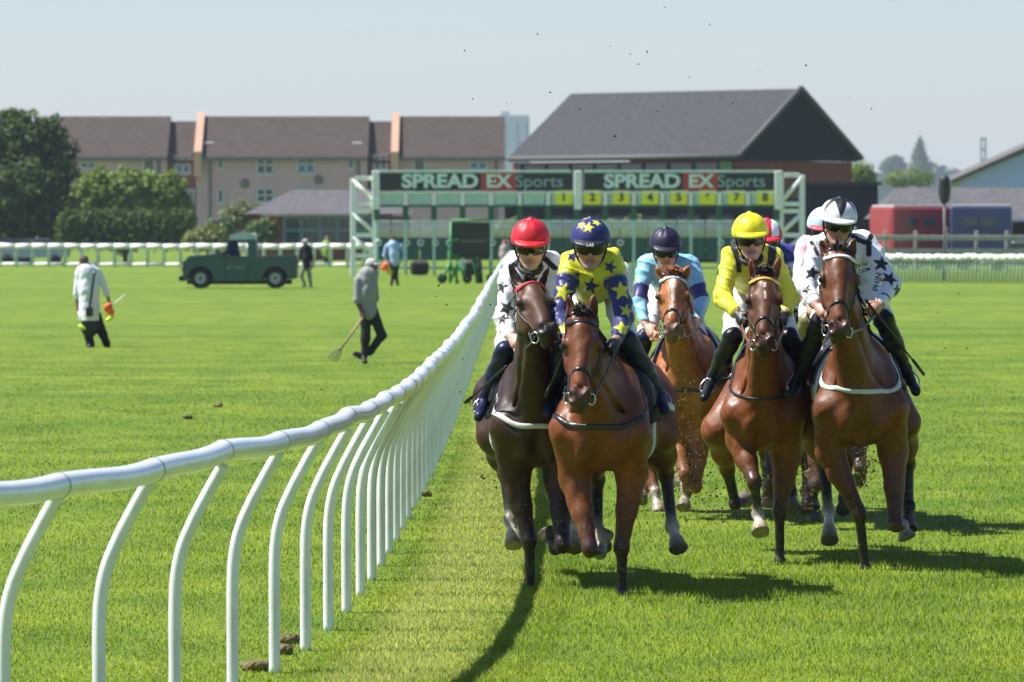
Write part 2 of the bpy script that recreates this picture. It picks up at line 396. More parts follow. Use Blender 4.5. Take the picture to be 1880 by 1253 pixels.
# ------------------------------------------------------------------ white running rail
m_pvc = mat('white_plastic', (.78, .80, .78), .22, .5, noise=(14, .10, (1, .3, 1)), bump=(30, .03), coat=.3)
m_post = mat('post_plastic', (.72, .76, .72), .38, .5, noise=(16, .20, (1, 1, .22)), bump=(30, .05))
m_ring = mat('joint_grey', (.25, .26, .25), .5)
def running_rail():
    seg = np.linalg.norm(np.diff(RAILP, axis=0), axis=1); S = np.concatenate([[0], np.cumsum(seg)])
    # smooth arc-length resample
    ss = np.linspace(0, S[-1], 400); px = np.interp(ss, S, RAILP[:, 0]); py = np.interp(ss, S, RAILP[:, 1])
    k = np.ones(9)/9; pad = 4
    px = np.convolve(np.pad(px, pad, mode='reflect', reflect_type='odd'), k, 'valid'); py = np.convolve(np.pad(py, pad, mode='reflect', reflect_type='odd'), k, 'valid')
    at = lambda s: np.array((np.interp(s, ss, px), np.interp(s, ss, py)))
    root = empty('running_rail', (*at(8), 0), label='white plastic running rail on curved posts beside the galloping horses', cat='rail')
    inv = np.array((*at(8), 0))
    HR, PITCHS = 1.315, 1.52; off = .55
    n = int((S[-1]-off)/PITCHS); far_r = MB(); far_p = MB(); nseg = 0; npost = 0; wob = random.Random(3)
    jz = [wob.uniform(-.014, .014) for _ in range(n+2)]; jx = [wob.uniform(-.014, .014) for _ in range(n+2)]
    post_me = None
    prof = [(0, 0), (0, .35), (0, .60), (.010, .76), (.042, .90), (.105, 1.04), (.175, 1.17), (.245, 1.29)]
    for i in range(n):
        s0, s1 = off+i*PITCHS, off+(i+1)*PITCHS
        pts = []; rs = []
        for j in range(13):
            t = j/12; p = at(s0+(s1-s0)*t); nrm = nz((at(s0+.1)-at(s0-.1))[::-1]*np.array((1, -1)))
            sag = math.sin(math.pi*t)
            p = p+nrm*(jx[i]*(1-t)+jx[i+1]*t)
            pts.append(np.array((p[0], p[1], HR+jz[i]*(1-t)+jz[i+1]*t-.009*sag+.005*math.sin(2*math.pi*t)))-inv)
            rs.append(.054+.0018*(1 if j in (0, 12) else 0)-.001*sag)
        if nseg < 60:
            mb = MB().tube(pts, rs, 20, caps=False); o = mb.build('rail_section', m_pvc, root); nseg += 1
            if nseg < 22: MB().tube([pts[-1]-nz(pts[-1]-pts[-2])*.012, pts[-1]], .0572, 20).build('coupling', m_ring, o)
        else: far_r.tube(pts, .056, 8, caps=False)
        tdir = nz(at(s0+.1)-at(s0-.1)); ang = math.atan2(tdir[1], tdir[0])-math.pi/2
        p = at(s0)+np.array((-tdir[1], tdir[0]))*.245
        if npost < 92:
            if post_me is None:
                post_me = MB().tube(spline([(a, 0, b-.03) for a, b in prof], 28), [.031]*29, 12).build('post', m_post, root)
                po = post_me
            else:
                po = bpy.data.objects.new('post', post_me.data); COL.objects.link(po); po.parent = root
            po.location = tuple(np.array((p[0], p[1], 0))-inv); po.rotation_euler = (0, 0, ang+wob.uniform(-.05, .05)); npost += 1
        else:
            M = np.array(((math.cos(ang), -math.sin(ang)), (math.sin(ang), math.cos(ang))))
            far_p.tube([np.array((*(M@np.array((a, 0))+p), b))-inv for a, b in prof], .031, 6)
    tag(far_r.build('far_rail', m_pvc, root), kind='stuff'); tag(far_p.build('far_posts', m_post, root), kind='stuff')
running_rail()
m_soil = mat('soil', (.15, .13, .06), .95, .1, noise=(30, .5), bump=(60, .8))
for i, (px, py, wd, lb) in enumerate([(470, 1231, .26, 'clump of brown torn turf lying by the foot of the nearest rail posts'), (528, 1182, .16, 'brown divot of loose soil between the posts, just beyond the largest one'), (520, 1202, .12, 'small brown crumb of torn turf between two larger divots'),
                                  (345, 770, .15, 'brown divot on the left paddock above the long rail'), (400, 748, .16, 'farther brown divot on the left paddock above the rail'), (782, 912, .10, 'small dark divot on the pale strip by the rail')]):
    wd *= .5; c = P(px, py, gd(py)); q = random.Random(i); pr = []
    pr.append(E((0, 0, .0), (wd*.5, wd*.9, .025), None, .03))
    for _ in range(22):
        a = q.uniform(0, 6.28); r = wd*.5*math.sqrt(q.random()); s = q.uniform(.010, .026); pr.append(E((math.cos(a)*r, math.sin(a)*r*1.8, .018+q.uniform(0, .02)), (s*1.6, s*1.3, s), None, .012))
    V, F = sculpt(pr, .006, clip=lambda X: -X[:, 2]-.01, disp=lambda X: .006*np.sin(X[:, 0]*160)*np.sin(X[:, 1]*130)*np.sin(X[:, 2]*150))
    o = link_mesh('divot', np_mesh('divot', V, F), m_soil, None, (c[0], c[1], 0))
    tag(o, lb, 'divot', 'divots of torn turf')
# ------------------------------------------------------------------ race horses
m_coat = mat('horse_coat', rough=.42, spec=.36, attr='Col', noise=(7, .22), bump=(14, .32))
def coat_detail(m):            # hair, damp patches and mud specks
    nt = m.node_tree; N = nt.nodes.new; L = nt.links.new; b = nt.nodes['Principled BSDF']; src = b.inputs['Base Color'].links[0].from_socket; tc = N('ShaderNodeTexCoord')
    def ns(sc, st=(1, 1, 1), d=4):
        mp = N('ShaderNodeMapping'); mp.inputs['Scale'].default_value = st; L(tc.outputs['Object'], mp.inputs[0]); t = N('ShaderNodeTexNoise'); t.inputs['Scale'].default_value = sc; t.inputs['Detail'].default_value = d; L(mp.outputs[0], t.inputs[0]); return t.outputs[0]
    def rg(x, a, c, lo=0., hi=1.):
        r = N('ShaderNodeMapRange'); r.inputs[1].default_value = a; r.inputs[2].default_value = c; r.inputs[3].default_value = lo; r.inputs[4].default_value = hi; L(x, r.inputs[0]); return r.outputs[0]
    h = N('ShaderNodeVectorMath'); h.operation = 'SCALE'; L(src, h.inputs[0]); L(rg(ns(85, (1, 1, .3)), .3, .7, .66, 1.34), h.inputs['Scale'])
    g = N('ShaderNodeNewGeometry'); sx = N('ShaderNodeSeparateXYZ'); L(g.outputs['Position'], sx.inputs[0])
    low = rg(sx.outputs[2], .5, 1.3, .60, .74); sub = N('ShaderNodeMath'); sub.operation = 'SUBTRACT'; L(ns(48, d=6), sub.inputs[0]); L(low, sub.inputs[1])
    mx = N('ShaderNodeMix'); mx.data_type = 'RGBA'; L(rg(sub.outputs[0], 0, .03, 0, .7), mx.inputs[0]); L(h.outputs[0], mx.inputs[6]); mx.inputs[7].default_value = (.13, .10, .06, 1); L(mx.outputs[2], b.inputs['Base Color'])
    L(rg(ns(4.5), .35, .65, .36, .62), b.inputs['Roughness'])
coat_detail(m_coat)
m_leather = mat('black_leather', (.012, .012, .014), .32, .5, bump=(40, .1))
m_tan = mat('tan_leather', (.20, .055, .02), .45, .5)
m_steel = mat('steel', (.55, .55, .55), .25, .5, metal=1)
m_eye = mat('eye', (.008, .005, .004), .06, .6)
m_girth_white = mat('white_webbing', (.55, .57, .55), .7, .2, noise=(60, .12))
m_cloth_dark = mat('dark_saddle_cloth', (.007, .008, .011), .65, .2, bump=(30, .2))
m_cloth_blue = mat('blue_saddle_cloth', (.015, .05, .35), .7, .3)
m_cloth_white = mat('white_saddle_cloth', (.6, .62, .62), .7, .3)
m_hair_dark = mat('mane_dark', (.016, .012, .010), .5, .4)
m_hair_red = mat('mane_chestnut', (.30, .11, .035), .5, .4)
SADDLES = {'dark': m_cloth_dark, 'blue': m_cloth_blue, 'white': m_cloth_white}
class Horse: pass
HORSES = {}
def horse(key, label, d, gy, cx, coat, point, head, legs, yaw=0., dz=0., width=1., res=.013, sock=None, blaze=None, muzzle=None,
          cloth='dark', brow=None, breast=None, forelock=None, hoof=(.10, .075, .055), noseband=True):
    h = Horse(); h.d = d; HORSES[key] = h
    g0 = P(cx, gy, d); Bp = np.array((g0[0], d, 0.0))
    Fv = np.array((-math.sin(yaw), -math.cos(yaw), 0)); Sv = np.array((math.cos(yaw), -math.sin(yaw), 0)); Zv = np.array((0, 0, 1.))
    L = lambda f, s, z: Bp+Fv*f+Sv*s*width+Zv*(z+dz)
    Mb = np.array((Fv, Sv, Zv))
    h.L, h.F, h.S = L, Fv, Sv
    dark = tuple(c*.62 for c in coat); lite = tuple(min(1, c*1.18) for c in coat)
    T = []; e = lambda c, r, k=.09, col=coat: T.append(E(L(*c), (r[0], r[1]*width, r[2]), Mb, k, col))
    e((-.72, 0, 1.19), (.64, .30, .36)); e((-.35, 0, 1.16), (.42, .275, .37)); e((-.02, 0, 1.10), (.26, .235, .30))
    T.append(C(L(-.12, 0, 1.47), L(-.55, 0, 1.45), .075, .10, .14, coat)); T.append(C(L(-.5, 0, 1.37), L(-1.1, 0, 1.38), .16, .19, .12, coat))
    e((-1.22, 0, 1.27), (.38, .27, .27)); 
    for s in (-1, 1):
        e((-1.30, s*.155, 1.14), (.28, .16, .33)); e((.120, s*.097, 1.0), (.105, .094, .15), .022); e((-.10, s*.215, .98), (.12, .075, .14), .03)
        T.append(C(L(-.18, s*.12, 1.40), L(.06, s*.205, 1.08),   .10, .122, .035, coat)); e((-.22, s*.20, 1.08), (.16, .09, .2), .05)
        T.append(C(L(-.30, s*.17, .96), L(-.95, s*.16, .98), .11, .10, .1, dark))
    T.append(SUB(C(L(.30, 0, 1.22), L(.17, 0, .86), .016, .022, .06)))
    for s in (-1, 1):
        T.append(SUB(C(L(.24, s*.125, 1.20), L(.22, s*.19, .92), .012, .014, .05))); T.append(C(L(.17, s*.05, 1.16), L(.15, s*.12, 1.02), .05, .07, .05, coat))
    # --- legs
    J = lambda j: P(j[0], j[1], d+j[2])
    h.hooves = []
    def hoof_at(ft, hf, r, scol):
        a, b = J(ft), J(hf); v = nz(b-a); m1 = a+(b-a)*.62
        T.append(C(a, m1, r, r*.95, .02, scol)); tip = b+v*.015
        T.append(K(a+(b-a)*.55, tip, .047, .066, .012, hoof if scol is point or not sock else (.30, .25, .17)))
        T.append(K(tip-v*.012, tip+v*.006, .068, .066, .004, (.06, .045, .035)))
        T.append(E(a-v*0, (r*1.2, r*1.2, r*1.25), None, .02, scol))
    for nm, lg in legs.items():
        sd = -1 if nm[1] == 'l' else 1
        lc = (.58, .54, .46) if (sock and nm in sock) else point
        if nm[0] == 'f':
            el, kn, ft, hf = lg; a, b, c = J(el), J(kn), J(ft)
            T.append(C(L(.06, sd*.20, 1.06), a, .125, .10, .06, coat))
            T.append(C(a, a+(b-a)*.5, .098, .070, .05, coat)); T.append(E(a+(b-a)*.22+np.array((sd*.028, -.03, 0)), (.052, .055, .13), None, .02, coat)); T.append(C(a+(b-a)*.5, b, .068, .047, .03, tuple(.5*x+.5*y for x, y in zip(coat, point))))
            T.append(E(b, (.051, .050, .064), None, .022, point)); T.append(C(b, c, .037, .030, .025, point)); 
            v = nz(c-b); T.append(C(b+v*.04+np.array((0, .022, 0)), c+np.array((0, .024, 0)), .022, .022, .02, point))
            T.append(E(c, (.046, .05, .05), None, .02, point)); hoof_at(ft, hf, .036, lc)
        else:
            st, hk, ft, hf = lg; a, b, c = J(st), J(hk), J(ft)
            T.append(C(L(-1.22, sd*.17, 1.20), a, .20, .135, .08, coat)); T.append(C(L(-1.45, sd*.13, 1.10), a*.45+b*.55, .15, .09, .07, coat))
            T.append(C(a, a*.35+b*.65, .125, .082, .05, coat)); T.append(C(a*.45+b*.55, b, .082, .052, .04, tuple(.55*x+.45*y for x, y in zip(coat, point))))
            T.append(E(b, (.055, .07, .07), None, .03, point)); T.append(C(b, c, .045, .036, .025, point)); T.append(C(b+np.array((0, .03, 0)), c+np.array((0, .026, 0)), .022, .022, .02, point))
            T.append(E(c, (.047, .052, .052), None, .02, point)); hoof_at(ft, hf, .037, lc)
    # --- head
    po, mu = P(*head['poll'][:2], d+head['poll'][2]), P(*head['muzzle'][:2], d+head['muzzle'][2])
    U = nz(mu-po); sv = np.array(head.get('side', (1, 0, 0)), float); V = nz(sv-U*(sv@U)); W = np.cross(U, V)
    if W @ np.array((0, -1, .4)) < 0: W = -W
    s_ = np.linalg.norm(mu-po)/.62; HS = head.get('size', 1.13)
    H = lambda u, v, w_: po+U*u*s_+V*v*HS+W*w_*HS
    Mh = np.array((U, V, W)); Hd = []
    face = head.get('face', coat); mz = muzzle or tuple(c*.25+.01 for c in coat)
    def he(c, r, k=.035, col=face): Hd.append(E(H(*c), (r[0]*s_, r[1]*HS, r[2]*HS), Mh, k, col))
    def hc(a, b, ra, rb, k=.035, col=face): Hd.append(C(H(*a), H(*b), ra*HS, rb*HS, k, col))
    he((.06, 0, -.03), (.13, .090, .092)); he((.165, 0, -.018), (.10, .099, .066)); hc((.10, 0, .008), (.47, 0, -.010), .062, .041, .035)
    he((.215, .060, -.105), (.13, .036, .085), .03); he((.215, -.060, -.105), (.13, .036, .085), .03); hc((.2, 0, -.11), (.50, 0, -.085), .055, .036, .04, tuple(c*.8 for c in face))
    hc((.30, .030, -.045), (.46, .028, -.04), .036, .036, .03); hc((.30, -.030, -.045), (.46, -.028, -.04), .036, .036, .03)
    for s in (-1, 1):
        he((.168, s*.099, -.004), (.046, .022, .024), .012); hc((.22, s*.090, -.055), (.36, s*.056, -.065), .015, .009, .02); Hd.append(SUB(E(H(.085, s*.085, .025), (.045*s_, .022*HS, .022*HS), Mh, .03)))
        he((.555, s*.038, -.005), (.058, .028, .048), .014, mz); Hd.append(SUB(C(H(.34, s*.078, -.03), H(.46, s*.066, -.035), .014*HS, .010*HS, .03)))
    he((.575, 0, -.03), (.060, .050, .060), .022, mz); he((.60, 0, -.075), (.040, .040, .035), .02, mz); he((.575, 0, -.10), (.045, .034, .026), .015, mz)
    for s in (-1, 1):
        Hd.append(SUB(E(H(.585, s*.050, .020), (.034*s_, .018*HS, .028*HS), np.array((nz(U*.8-V*s*.3), nz(V+U*s*.3), W)), .012)))
        Hd.append(SUB(E(H(.192, s*.121, -.014), (.026*s_, .012*HS, .017*HS), Mh, .012)))
    Hd.append(SUB(C(H(.63, .05, -.088), H(.63, -.05, -.088), .006, .006, .012)))
    # ears
    ears = []
    for s, ek in ((-1, 'ear_l'), (1, 'ear_r')):
        tip = P(*head[ek][:2], d+head['poll'][2]+(head[ek][2] if len(head[ek]) > 2 else .02)); b = H(.0, s*.052, -.02); ev = tip-b; en = np.linalg.norm(ev); eu = ev/en
        sd2 = nz(V-eu*(V@eu)); fr = np.cross(eu, sd2); fr = fr if fr@np.array((0, -1, 0)) > 0 else -fr; fr = nz(fr+sd2*s*.55)
        sd2 = nz(np.cross(fr, eu)); Me = np.array((eu, sd2, fr))
        ec = tuple(c*.8 for c in coat)
        Hd.append(C(b, b+ev*.35, .034*HS, .030*HS, .03, ec)); Hd.append(E(b+ev*.45, (en*.48, .030*HS, .026*HS), Me, .02, ec)); Hd.append(C(b+ev*.6, tip, .017*HS, .004, .02, ec))
        Hd.append(SUB(E(b+ev*.52+fr*.026*HS, (en*.36, .017*HS, .022*HS), Me, .01))); ears.append((b, tip))
    # neck
    nk = [C(L(-.22, 0, 1.43), H(.02, 0, -.09), .115, .070, .08, coat), C(L(-.08, 0, 1.29), H(.13, 0, -.14), .165, .082, .08, coat), C(L(.06, 0, 1.12), H(.20, 0, -.15), .155, .072, .08, coat)]
    T += nk
    for s in (-1, 1): T.append(SUB(C(L(.10, s*.145, 1.18), H(.24, s*.075, -.20), .02, .012, .05)))
    allp = T+Hd
    h.prims, h.headp, h.H, h.V, h.W, h.U = allp, Hd, H, V, W, U
    q = random.Random(key)
    ph = q.uniform(0, 9)
    def muscle(X):
        return (.0045*np.sin(X[:, 0]*23+ph+2*np.sin(X[:, 2]*9))*np.sin(X[:, 2]*17+ph+1.5*np.sin(X[:, 1]*8))+.002*np.sin(X[:, 0]*52+3*np.sin(X[:, 2]*13+ph))*np.sin(X[:, 2]*31))*np.clip((X[:, 2]-.7)*6, 0, 1)
    Vt, Ft = sculpt(allp, res, disp=muscle)
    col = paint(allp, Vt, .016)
    hv = (Vt-po)@np.stack((U/s_, V/HS, W/HS), 1); jag = .15*np.sin(hv[:, 0]*140)*np.sin(hv[:, 1]*190)
    for (u, v, r1, r2) in (blaze or ()):
        m = ((((hv[:, 0]-u)/r1)**2+((hv[:, 1]-v)/r2)**2) < 1+jag) & (hv[:, 2] > 0) & (hv[:, 2] < .12); col[m] = (.60, .54, .48)
    m = np.exp(-(((hv[:, 0]-.195)/.05)**2+((np.abs(hv[:, 1])-.112)/.03)**2+((hv[:, 2]+.012)/.035)**2)); col *= (1-.6*m)[:, None]
    big = np.sin(Vt[:, 0]*9+ph)*np.sin(Vt[:, 2]*7+2*ph)+np.sin(Vt[:, 1]*8+ph); col *= (1+.10*big)[:, None]
    root = empty('race_horse', tuple(Bp), label=label, cat='horse', group='race horses galloping towards the viewer'); h.root = root; h.B = Bp
    inv = Bp
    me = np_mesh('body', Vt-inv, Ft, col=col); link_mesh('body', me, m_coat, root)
    for s in (-1, 1):
        mb = MB(); c = H(.19, s*.104, -.012)
        mb.lathe([(.0001, -.021*HS)]+[(.021*HS*math.sin(t), -.021*HS*math.cos(t)) for t in np.linspace(.3, 2.84, 8)]+[(.0001, .021*HS)], 12, c); o = mb.build('eye', m_eye, root, None); o.location = tuple(-inv)
    def part(mb, name, m_, **k):
        o = mb.build(name, m_, root); o.location = tuple(-inv); return o
    # tail
    tl = MB(); t0 = L(-1.55, 0, 1.36)
    for i in range(60):
        a = q.uniform(-.05, .05); b = q.uniform(-.22, .22); ln = q.uniform(.75, 1.05)
        pts = [t0+Sv*a*.5, t0-Fv*.2*ln+Sv*(a+b*.3)+Zv*.0, t0-Fv*.45*ln+Sv*(a+b*.7)-Zv*.22*ln, t0-Fv*.6*ln+Sv*(a+b)-Zv*.6*ln]
        tl.tube(spline(pts, 7), [.014, .016, .016, .015, .013, .010, .006, .002], 4, caps=False)
    part(tl, 'tail', m_hair_red if forelock == 'red' else m_hair_dark)
    # mane and forelock
    mn = MB()
    for i in range(90):
        t = q.random(); a, b = L(-.2, 0, 1.54), H(-.03, 0, -.06); p0 = a+(b-a)*t; p0, nn = snap(allp, p0+Zv*.05)
        sd = q.choice((-1, 1)) if q.random() < .25 else 1; ln = q.uniform(.08, .2)
        mn.tube(spline([p0-nn*.01, p0+nn*.03+Sv*sd*.03, p0+Sv*sd*(.05+ln*.4)-Zv*ln*.6+Vector_np(q)*.02], 5), [.008, .009, .008, .006, .004, .001], 4, caps=False)
    part(mn, 'mane', m_hair_red if forelock == 'red' else m_hair_dark)
    fl = MB()
    for i in range(70 if forelock else 16):
        p0 = H(q.uniform(-.045, .0), q.uniform(-.04, .04), q.uniform(-.0, .045)); ln = q.uniform(.05, .13)*(1 if forelock else .6); up = q.uniform(.3, 1)
        v = q.uniform(-1, 1)
        fl.tube(spline([p0, p0+Zv*.055*up*HS+V*v*.012, p0+Zv*.03*up+W*ln*.55+V*v*.05+U*ln*.3], 5), [.007, .008, .008, .006, .004, .001], 4, caps=False)
    part(fl, 'forelock', m_hair_red if forelock == 'red' else m_hair_dark)
    # --- tack
    br = MB(); hp = Hd+nk
    for s in (-1, 1):
        strap(br, hp, [H(.03, s*.10, .0), H(.20, s*.13, -.06), H(.40, s*.075, -.07), H(.51, s*.07, -.07)], .010, .005)
        strap(br, hp, [H(.03, s*.10, -.01), H(.10, s*.12, -.12), H(.20, s*.08, -.21), H(.24, 0, -.23)], .008, .005)
    strap(br, hp, [H(-.01, -.10, -.03), H(-.03, -.04, .05), H(-.03, .04, .05), H(-.01, .10, -.03)], .012, .006)
    bro = part(br, 'bridle', m_leather)
    bb = MB(); strap(bb, hp, [H(.03, -.11, -.01), H(.045, -.075, .05), H(.05, 0, .075), H(.045, .075, .05), H(.03, .11, -.01)], .013, .008, 18)
    o = bb.build('browband', brow or m_leather, bro)
    if noseband:
        nb_ = MB(); strap(nb_, hp, [H(.43, -.075, -.08), H(.40, -.062, .0), H(.385, 0, .06), H(.40, .062, .0), H(.43, .075, -.08)], .011, .006, 18); nb_.build('noseband', m_leather, bro)
    h.rings = []
    for s in (-1, 1):
        c = H(.535, s*.068, -.075); ring = MB(); n_ = nz(V*s+np.array((0, -.8, 0))); a1 = nz(np.cross(n_, Zv)); a2 = np.cross(n_, a1)
        ring.tube([c+.036*(math.cos(t)*a1+math.sin(t)*a2) for t in np.linspace(0, 2*math.pi, 15)], .0055, 6, caps=False); ring.build('bit_ring', m_steel, bro)
        ch = MB(); ch.tube(spline([H(.44, s*.078, -.08), H(.49, s*.09, -.09), c+Zv*.03], 6), .006, 5); ch.build('cheek_strap', m_leather, bro); h.rings.append(c)
    # saddle cloth, saddle, girth: layers lying on the skin
    inside = lambda lo, hi: (lambda X: np.max(np.abs((X-Bp)@Mb.T*np.array((1, 1/width, 1))-np.array(((lo[0]+hi[0])/2, 0, (lo[2]+hi[2])/2+dz))) - np.array(((hi[0]-lo[0])/2, 9, (hi[2]-lo[2])/2)), axis=1))
    body = [p for p in T if not p.get('sub')][:21]
    def layer(name, infl, lo, hi, m_, r=.016):
        clip = inside(lo, hi)
        v, f = sculpt(body, r, infl=infl, clip=clip, box=(Bp-np.array((1.2, 2.5, 0)), Bp+np.array((1.2, 2.5, 2.6))))
        if len(v) == 0: return None
        # drop hidden inner faces deep in the horse
        o = link_mesh(name, np_mesh(name, v-inv, f), m_, root); return o
    layer('saddle_cloth', .014, (-1.02, 0, 1.10), (-.27, 0, 1.9), SADDLES[cloth])
    layer('saddle', .030, (-.88, 0, 1.22), (-.36, 0, 1.9), m_leather)
    layer('girth', .012, (-.52, 0, .6), (-.42, 0, 1.3), m_girth_white)
    for s in (-1, 1):       # number cloth corner that flaps out behind the rider's foot
        c = L(-.96, s*.34, 1.20); fp = MB()
        fp.box(c, (.055, .010, .022), 0, .01, (nz(-Fv+Sv*s*.55-Zv*.45), nz(Sv*s+Fv*.5), nz(Zv-Fv*.4))); o = part(fp, 'cloth_flap', m_cloth_white if key in ('navy', 'red', 'yellow') else m_cloth_dark)
    if breast:
        z, m_, wd = breast; bs = MB()
        tb = [p for p in allp if not p.get('sub')]
        strap(bs, tb, [L(-.30, -.36, z+.10), L(-.05, -.36, z+.0), L(.20, -.2, z-.10), L(.30, 0, z-.13), L(.20, .2, z-.10), L(-.05, .36, z+.0), L(-.30, .36, z+.10)], wd, .006, 36, .002)
        part(bs, 'breast_girth', m_)
        for s in (-1, 1):
            b2 = MB(); strap(b2, tb, [L(-.30, s*.25, z+.30), L(-.12, s*.33, z+.10), L(.0, s*.33, z-.02)], .010, .005, 12, .002); part(b2, 'neck_strap', m_leather)
    return h
def Vector_np(q): return np.array((q.uniform(-1, 1), q.uniform(-1, 1), q.uniform(-1, 1)))
BAY, BLK = (.155, .048, .014), (.008, .006, .006)
h_navy = dict(
    d=35.5, gy=1092, cx=1104, yaw=R(8), width=1.0, coat=(.135, .036, .006), point=BLK,
    head=dict(poll=(1069, 588, -.50), muzzle=(1064, 742, -.83), ear_l=(1043, 538), ear_r=(1090, 540), side=(1, 0, -.02), size=1.13),
    legs=dict(fl=((1056, 880, .05), (1083, 1008, -.16), (1101, 1014, .10), (1109, 982, .16)), fr=((1160, 868, .05), (1141, 1005, .0), (1143, 1092, .04), (1143, 1116, -.01)),
              hl=((1075, 815, 1.05), (1095, 880, 1.42), (1097, 975, 1.30), (1106, 1003, 1.18)), hr=((1208, 795, 1.05), (1222, 868, 1.42), (1234, 966, 1.32), (1245, 1005, 1.20))),
    sock=('hr', 'hl', 'fl'), forelock='dark', breast=(1.22, m_leather, .020))
h_red = dict(
    d=36.2, gy=1082, cx=984, yaw=R(-4), width=.88, coat=(.034, .013, .0065), point=(.007, .006, .006),
    head=dict(poll=(972, 530, -.52), muzzle=(1010, 612, -.98), ear_l=(933, 483), ear_r=(1009, 487), side=(1, .42, .10), size=1.08, face=(.070, .030, .013)),
    legs=dict(fl=((945, 870, .05), (971, 992, .0), (975, 1090, .04), (976, 1113, -.01)), fr=((1026, 880, .05), (1033, 1000, -.14), (1020, 1006, .12), (1006, 980, .20)),
              hl=((912, 800, 1.05), (928, 868, 1.42), (938, 955, 1.32), (943, 998, 1.2)), hr=((1030, 800, 1.05), (1046, 870, 1.42), (1053, 955, 1.32), (1054, 1005, 1.18))),
    sock=('hl', 'hr'), brow=mat('red_browband', (.45, .02, .03), .5), breast=(1.20, m_girth_white, .018), noseband=False)
h_blue = dict(
    d=44.5, gy=954, cx=1262, yaw=R(3), width=.95, coat=(.32, .11, .026), point=(.17, .065, .025),
    head=dict(poll=(1236, 513, -.50), muzzle=(1233, 614, -.88), ear_l=(1205, 490), ear_r=(1266, 488), side=(1, 0, .02), size=1.15, face=(.30, .105, .032)),
    legs=dict(fl=((1240, 800, .05), (1258, 872, -.2), (1260, 905, .02), (1255, 930, -.05)), fr=((1284, 800, .05), (1277, 893, -.12), (1260, 898, .1), (1248, 880, .18)),
              hl=((1205, 780, 1.05), (1196, 840, 1.4), (1184, 895, 1.35), (1176, 916, 1.25)), hr=((1215, 790, 1.05), (1196, 850, 1.40), (1203, 905, 1.3), (1209, 940, 1.2))),
    sock=('hr', 'fr', 'fl'), blaze=[(.12, 0, .055, .024), (.22, 0, .12, .011), (.36, .0, .06, .010)], muzzle=(.16, .10, .075), forelock='red', brow=mat('pale_blue_browband', (.45, .62, .75), .5), breast=(1.18, m_leather, .014), hoof=(.2, .15, .11))
h_yellow = dict(
    d=38.8, gy=1034, cx=1402, yaw=R(6), width=.84, coat=(.160, .045, .008), point=(.012, .008, .007),
    head=dict(poll=(1403, 514, -.50), muzzle=(1403, 638, -.90), ear_l=(1378, 474), ear_r=(1431, 473), side=(1, 0, 0), size=1.10, face=(.105, .034, .010)),
    legs=dict(fl=((1360, 810, .02), (1385, 886, -.22), (1392, 944, -.10), (1396, 975, -.20)), fr=((1443, 840, .05), (1431, 940, .0), (1432, 1034, .04), (1433, 1058, -.01)),
              hl=((1322, 790, 1.05), (1335, 860, 1.42), (1350, 925, 1.5), (1367, 918, 1.62)), hr=((1445, 790, 1.05), (1450, 860, 1.42), (1452, 905, 1.4), (1455, 932, 1.3))),
    sock=('fl',), blaze=[(.11, 0, .02, .010), (.20, .0, .05, .005)], forelock='dark', brow=mat('gold_browband', (.55, .36, .06), .4), breast=(1.30, m_leather, .010), hoof=(.16, .14, .12), cloth='blue')
h_white = dict(
    d=38.0, gy=1048, cx=1579, yaw=R(1), width=1.02, coat=(.122, .036, .007), point=BLK, dz=.06,
    head=dict(poll=(1542, 470, -.50), muzzle=(1541, 616, -.88), ear_l=(1503, 438), ear_r=(1571, 435), side=(1, .12, .0), size=1.18),
    legs=dict(fl=((1524, 830, .05), (1577, 942, .0), (1590, 1048, .05), (1593, 1072, .0)), fr=((1640, 830, .05), (1644, 962, -.14), (1656, 966, .12), (1664, 985, .1)),
              hl=((1488, 775, 1.05), (1512, 850, 1.42), (1521, 938, 1.3), (1523, 990, 1.12)), hr=((1655, 775, 1.05), (1666, 850, 1.42), (1668, 930, 1.35), (1668, 968, 1.25))),
    sock=('hl', 'fr'), brow=mat('white_browband', (.7, .7, .68), .5), breast=(1.32, m_girth_white, .017), cloth='white')
h_far = dict(
    d=44.2, gy=958, cx=1447, yaw=R(2), coat=(.045, .022, .014), point=(.03, .022, .018), res=.02,
    head=dict(poll=(1432, 520, -.50), muzzle=(1432, 640, -.88), ear_l=(1416, 486), ear_r=(1450, 486)),
    legs=dict(fl=((1425, 800, .05), (1415, 870, -.15), (1412, 900, .0), (1412, 925, .05)), fr=((1490, 800, .05), (1495, 880, .0), (1495, 930, .04), (1495, 956, .0)),
              hl=((1420, 790, 1.05), (1408, 850, 1.4), (1408, 890, 1.35), (1410, 915, 1.3)), hr=((1470, 800, 1.05), (1482, 850, 1.4), (1480, 905, 1.3), (1480, 938, 1.15))),
    sock=('hr', 'hl'))
h_pink = dict(
    d=43.0, gy=973, cx=1536, yaw=R(1), coat=(.10, .034, .013), point=(.02, .014, .012), res=.02,
    head=dict(poll=(1530, 500, -.50), muzzle=(1530, 625, -.88), ear_l=(1512, 466), ear_r=(1550, 466)),
    legs=dict(fl=((1500, 800, .05), (1500, 890, -.1), (1494, 890, .1), (1490, 870, .15)), fr=((1570, 790, .05), (1580, 860, -.25), (1579, 872, 0.), (1577, 880, .1)),
              hl=((1500, 800, 1.05), (1490, 850, 1.4), (1490, 900, 1.3), (1490, 930, 1.2)), hr=((1560, 800, 1.05), (1552, 860, 1.4), (1549, 915, 1.3), (1548, 935, 1.2))))
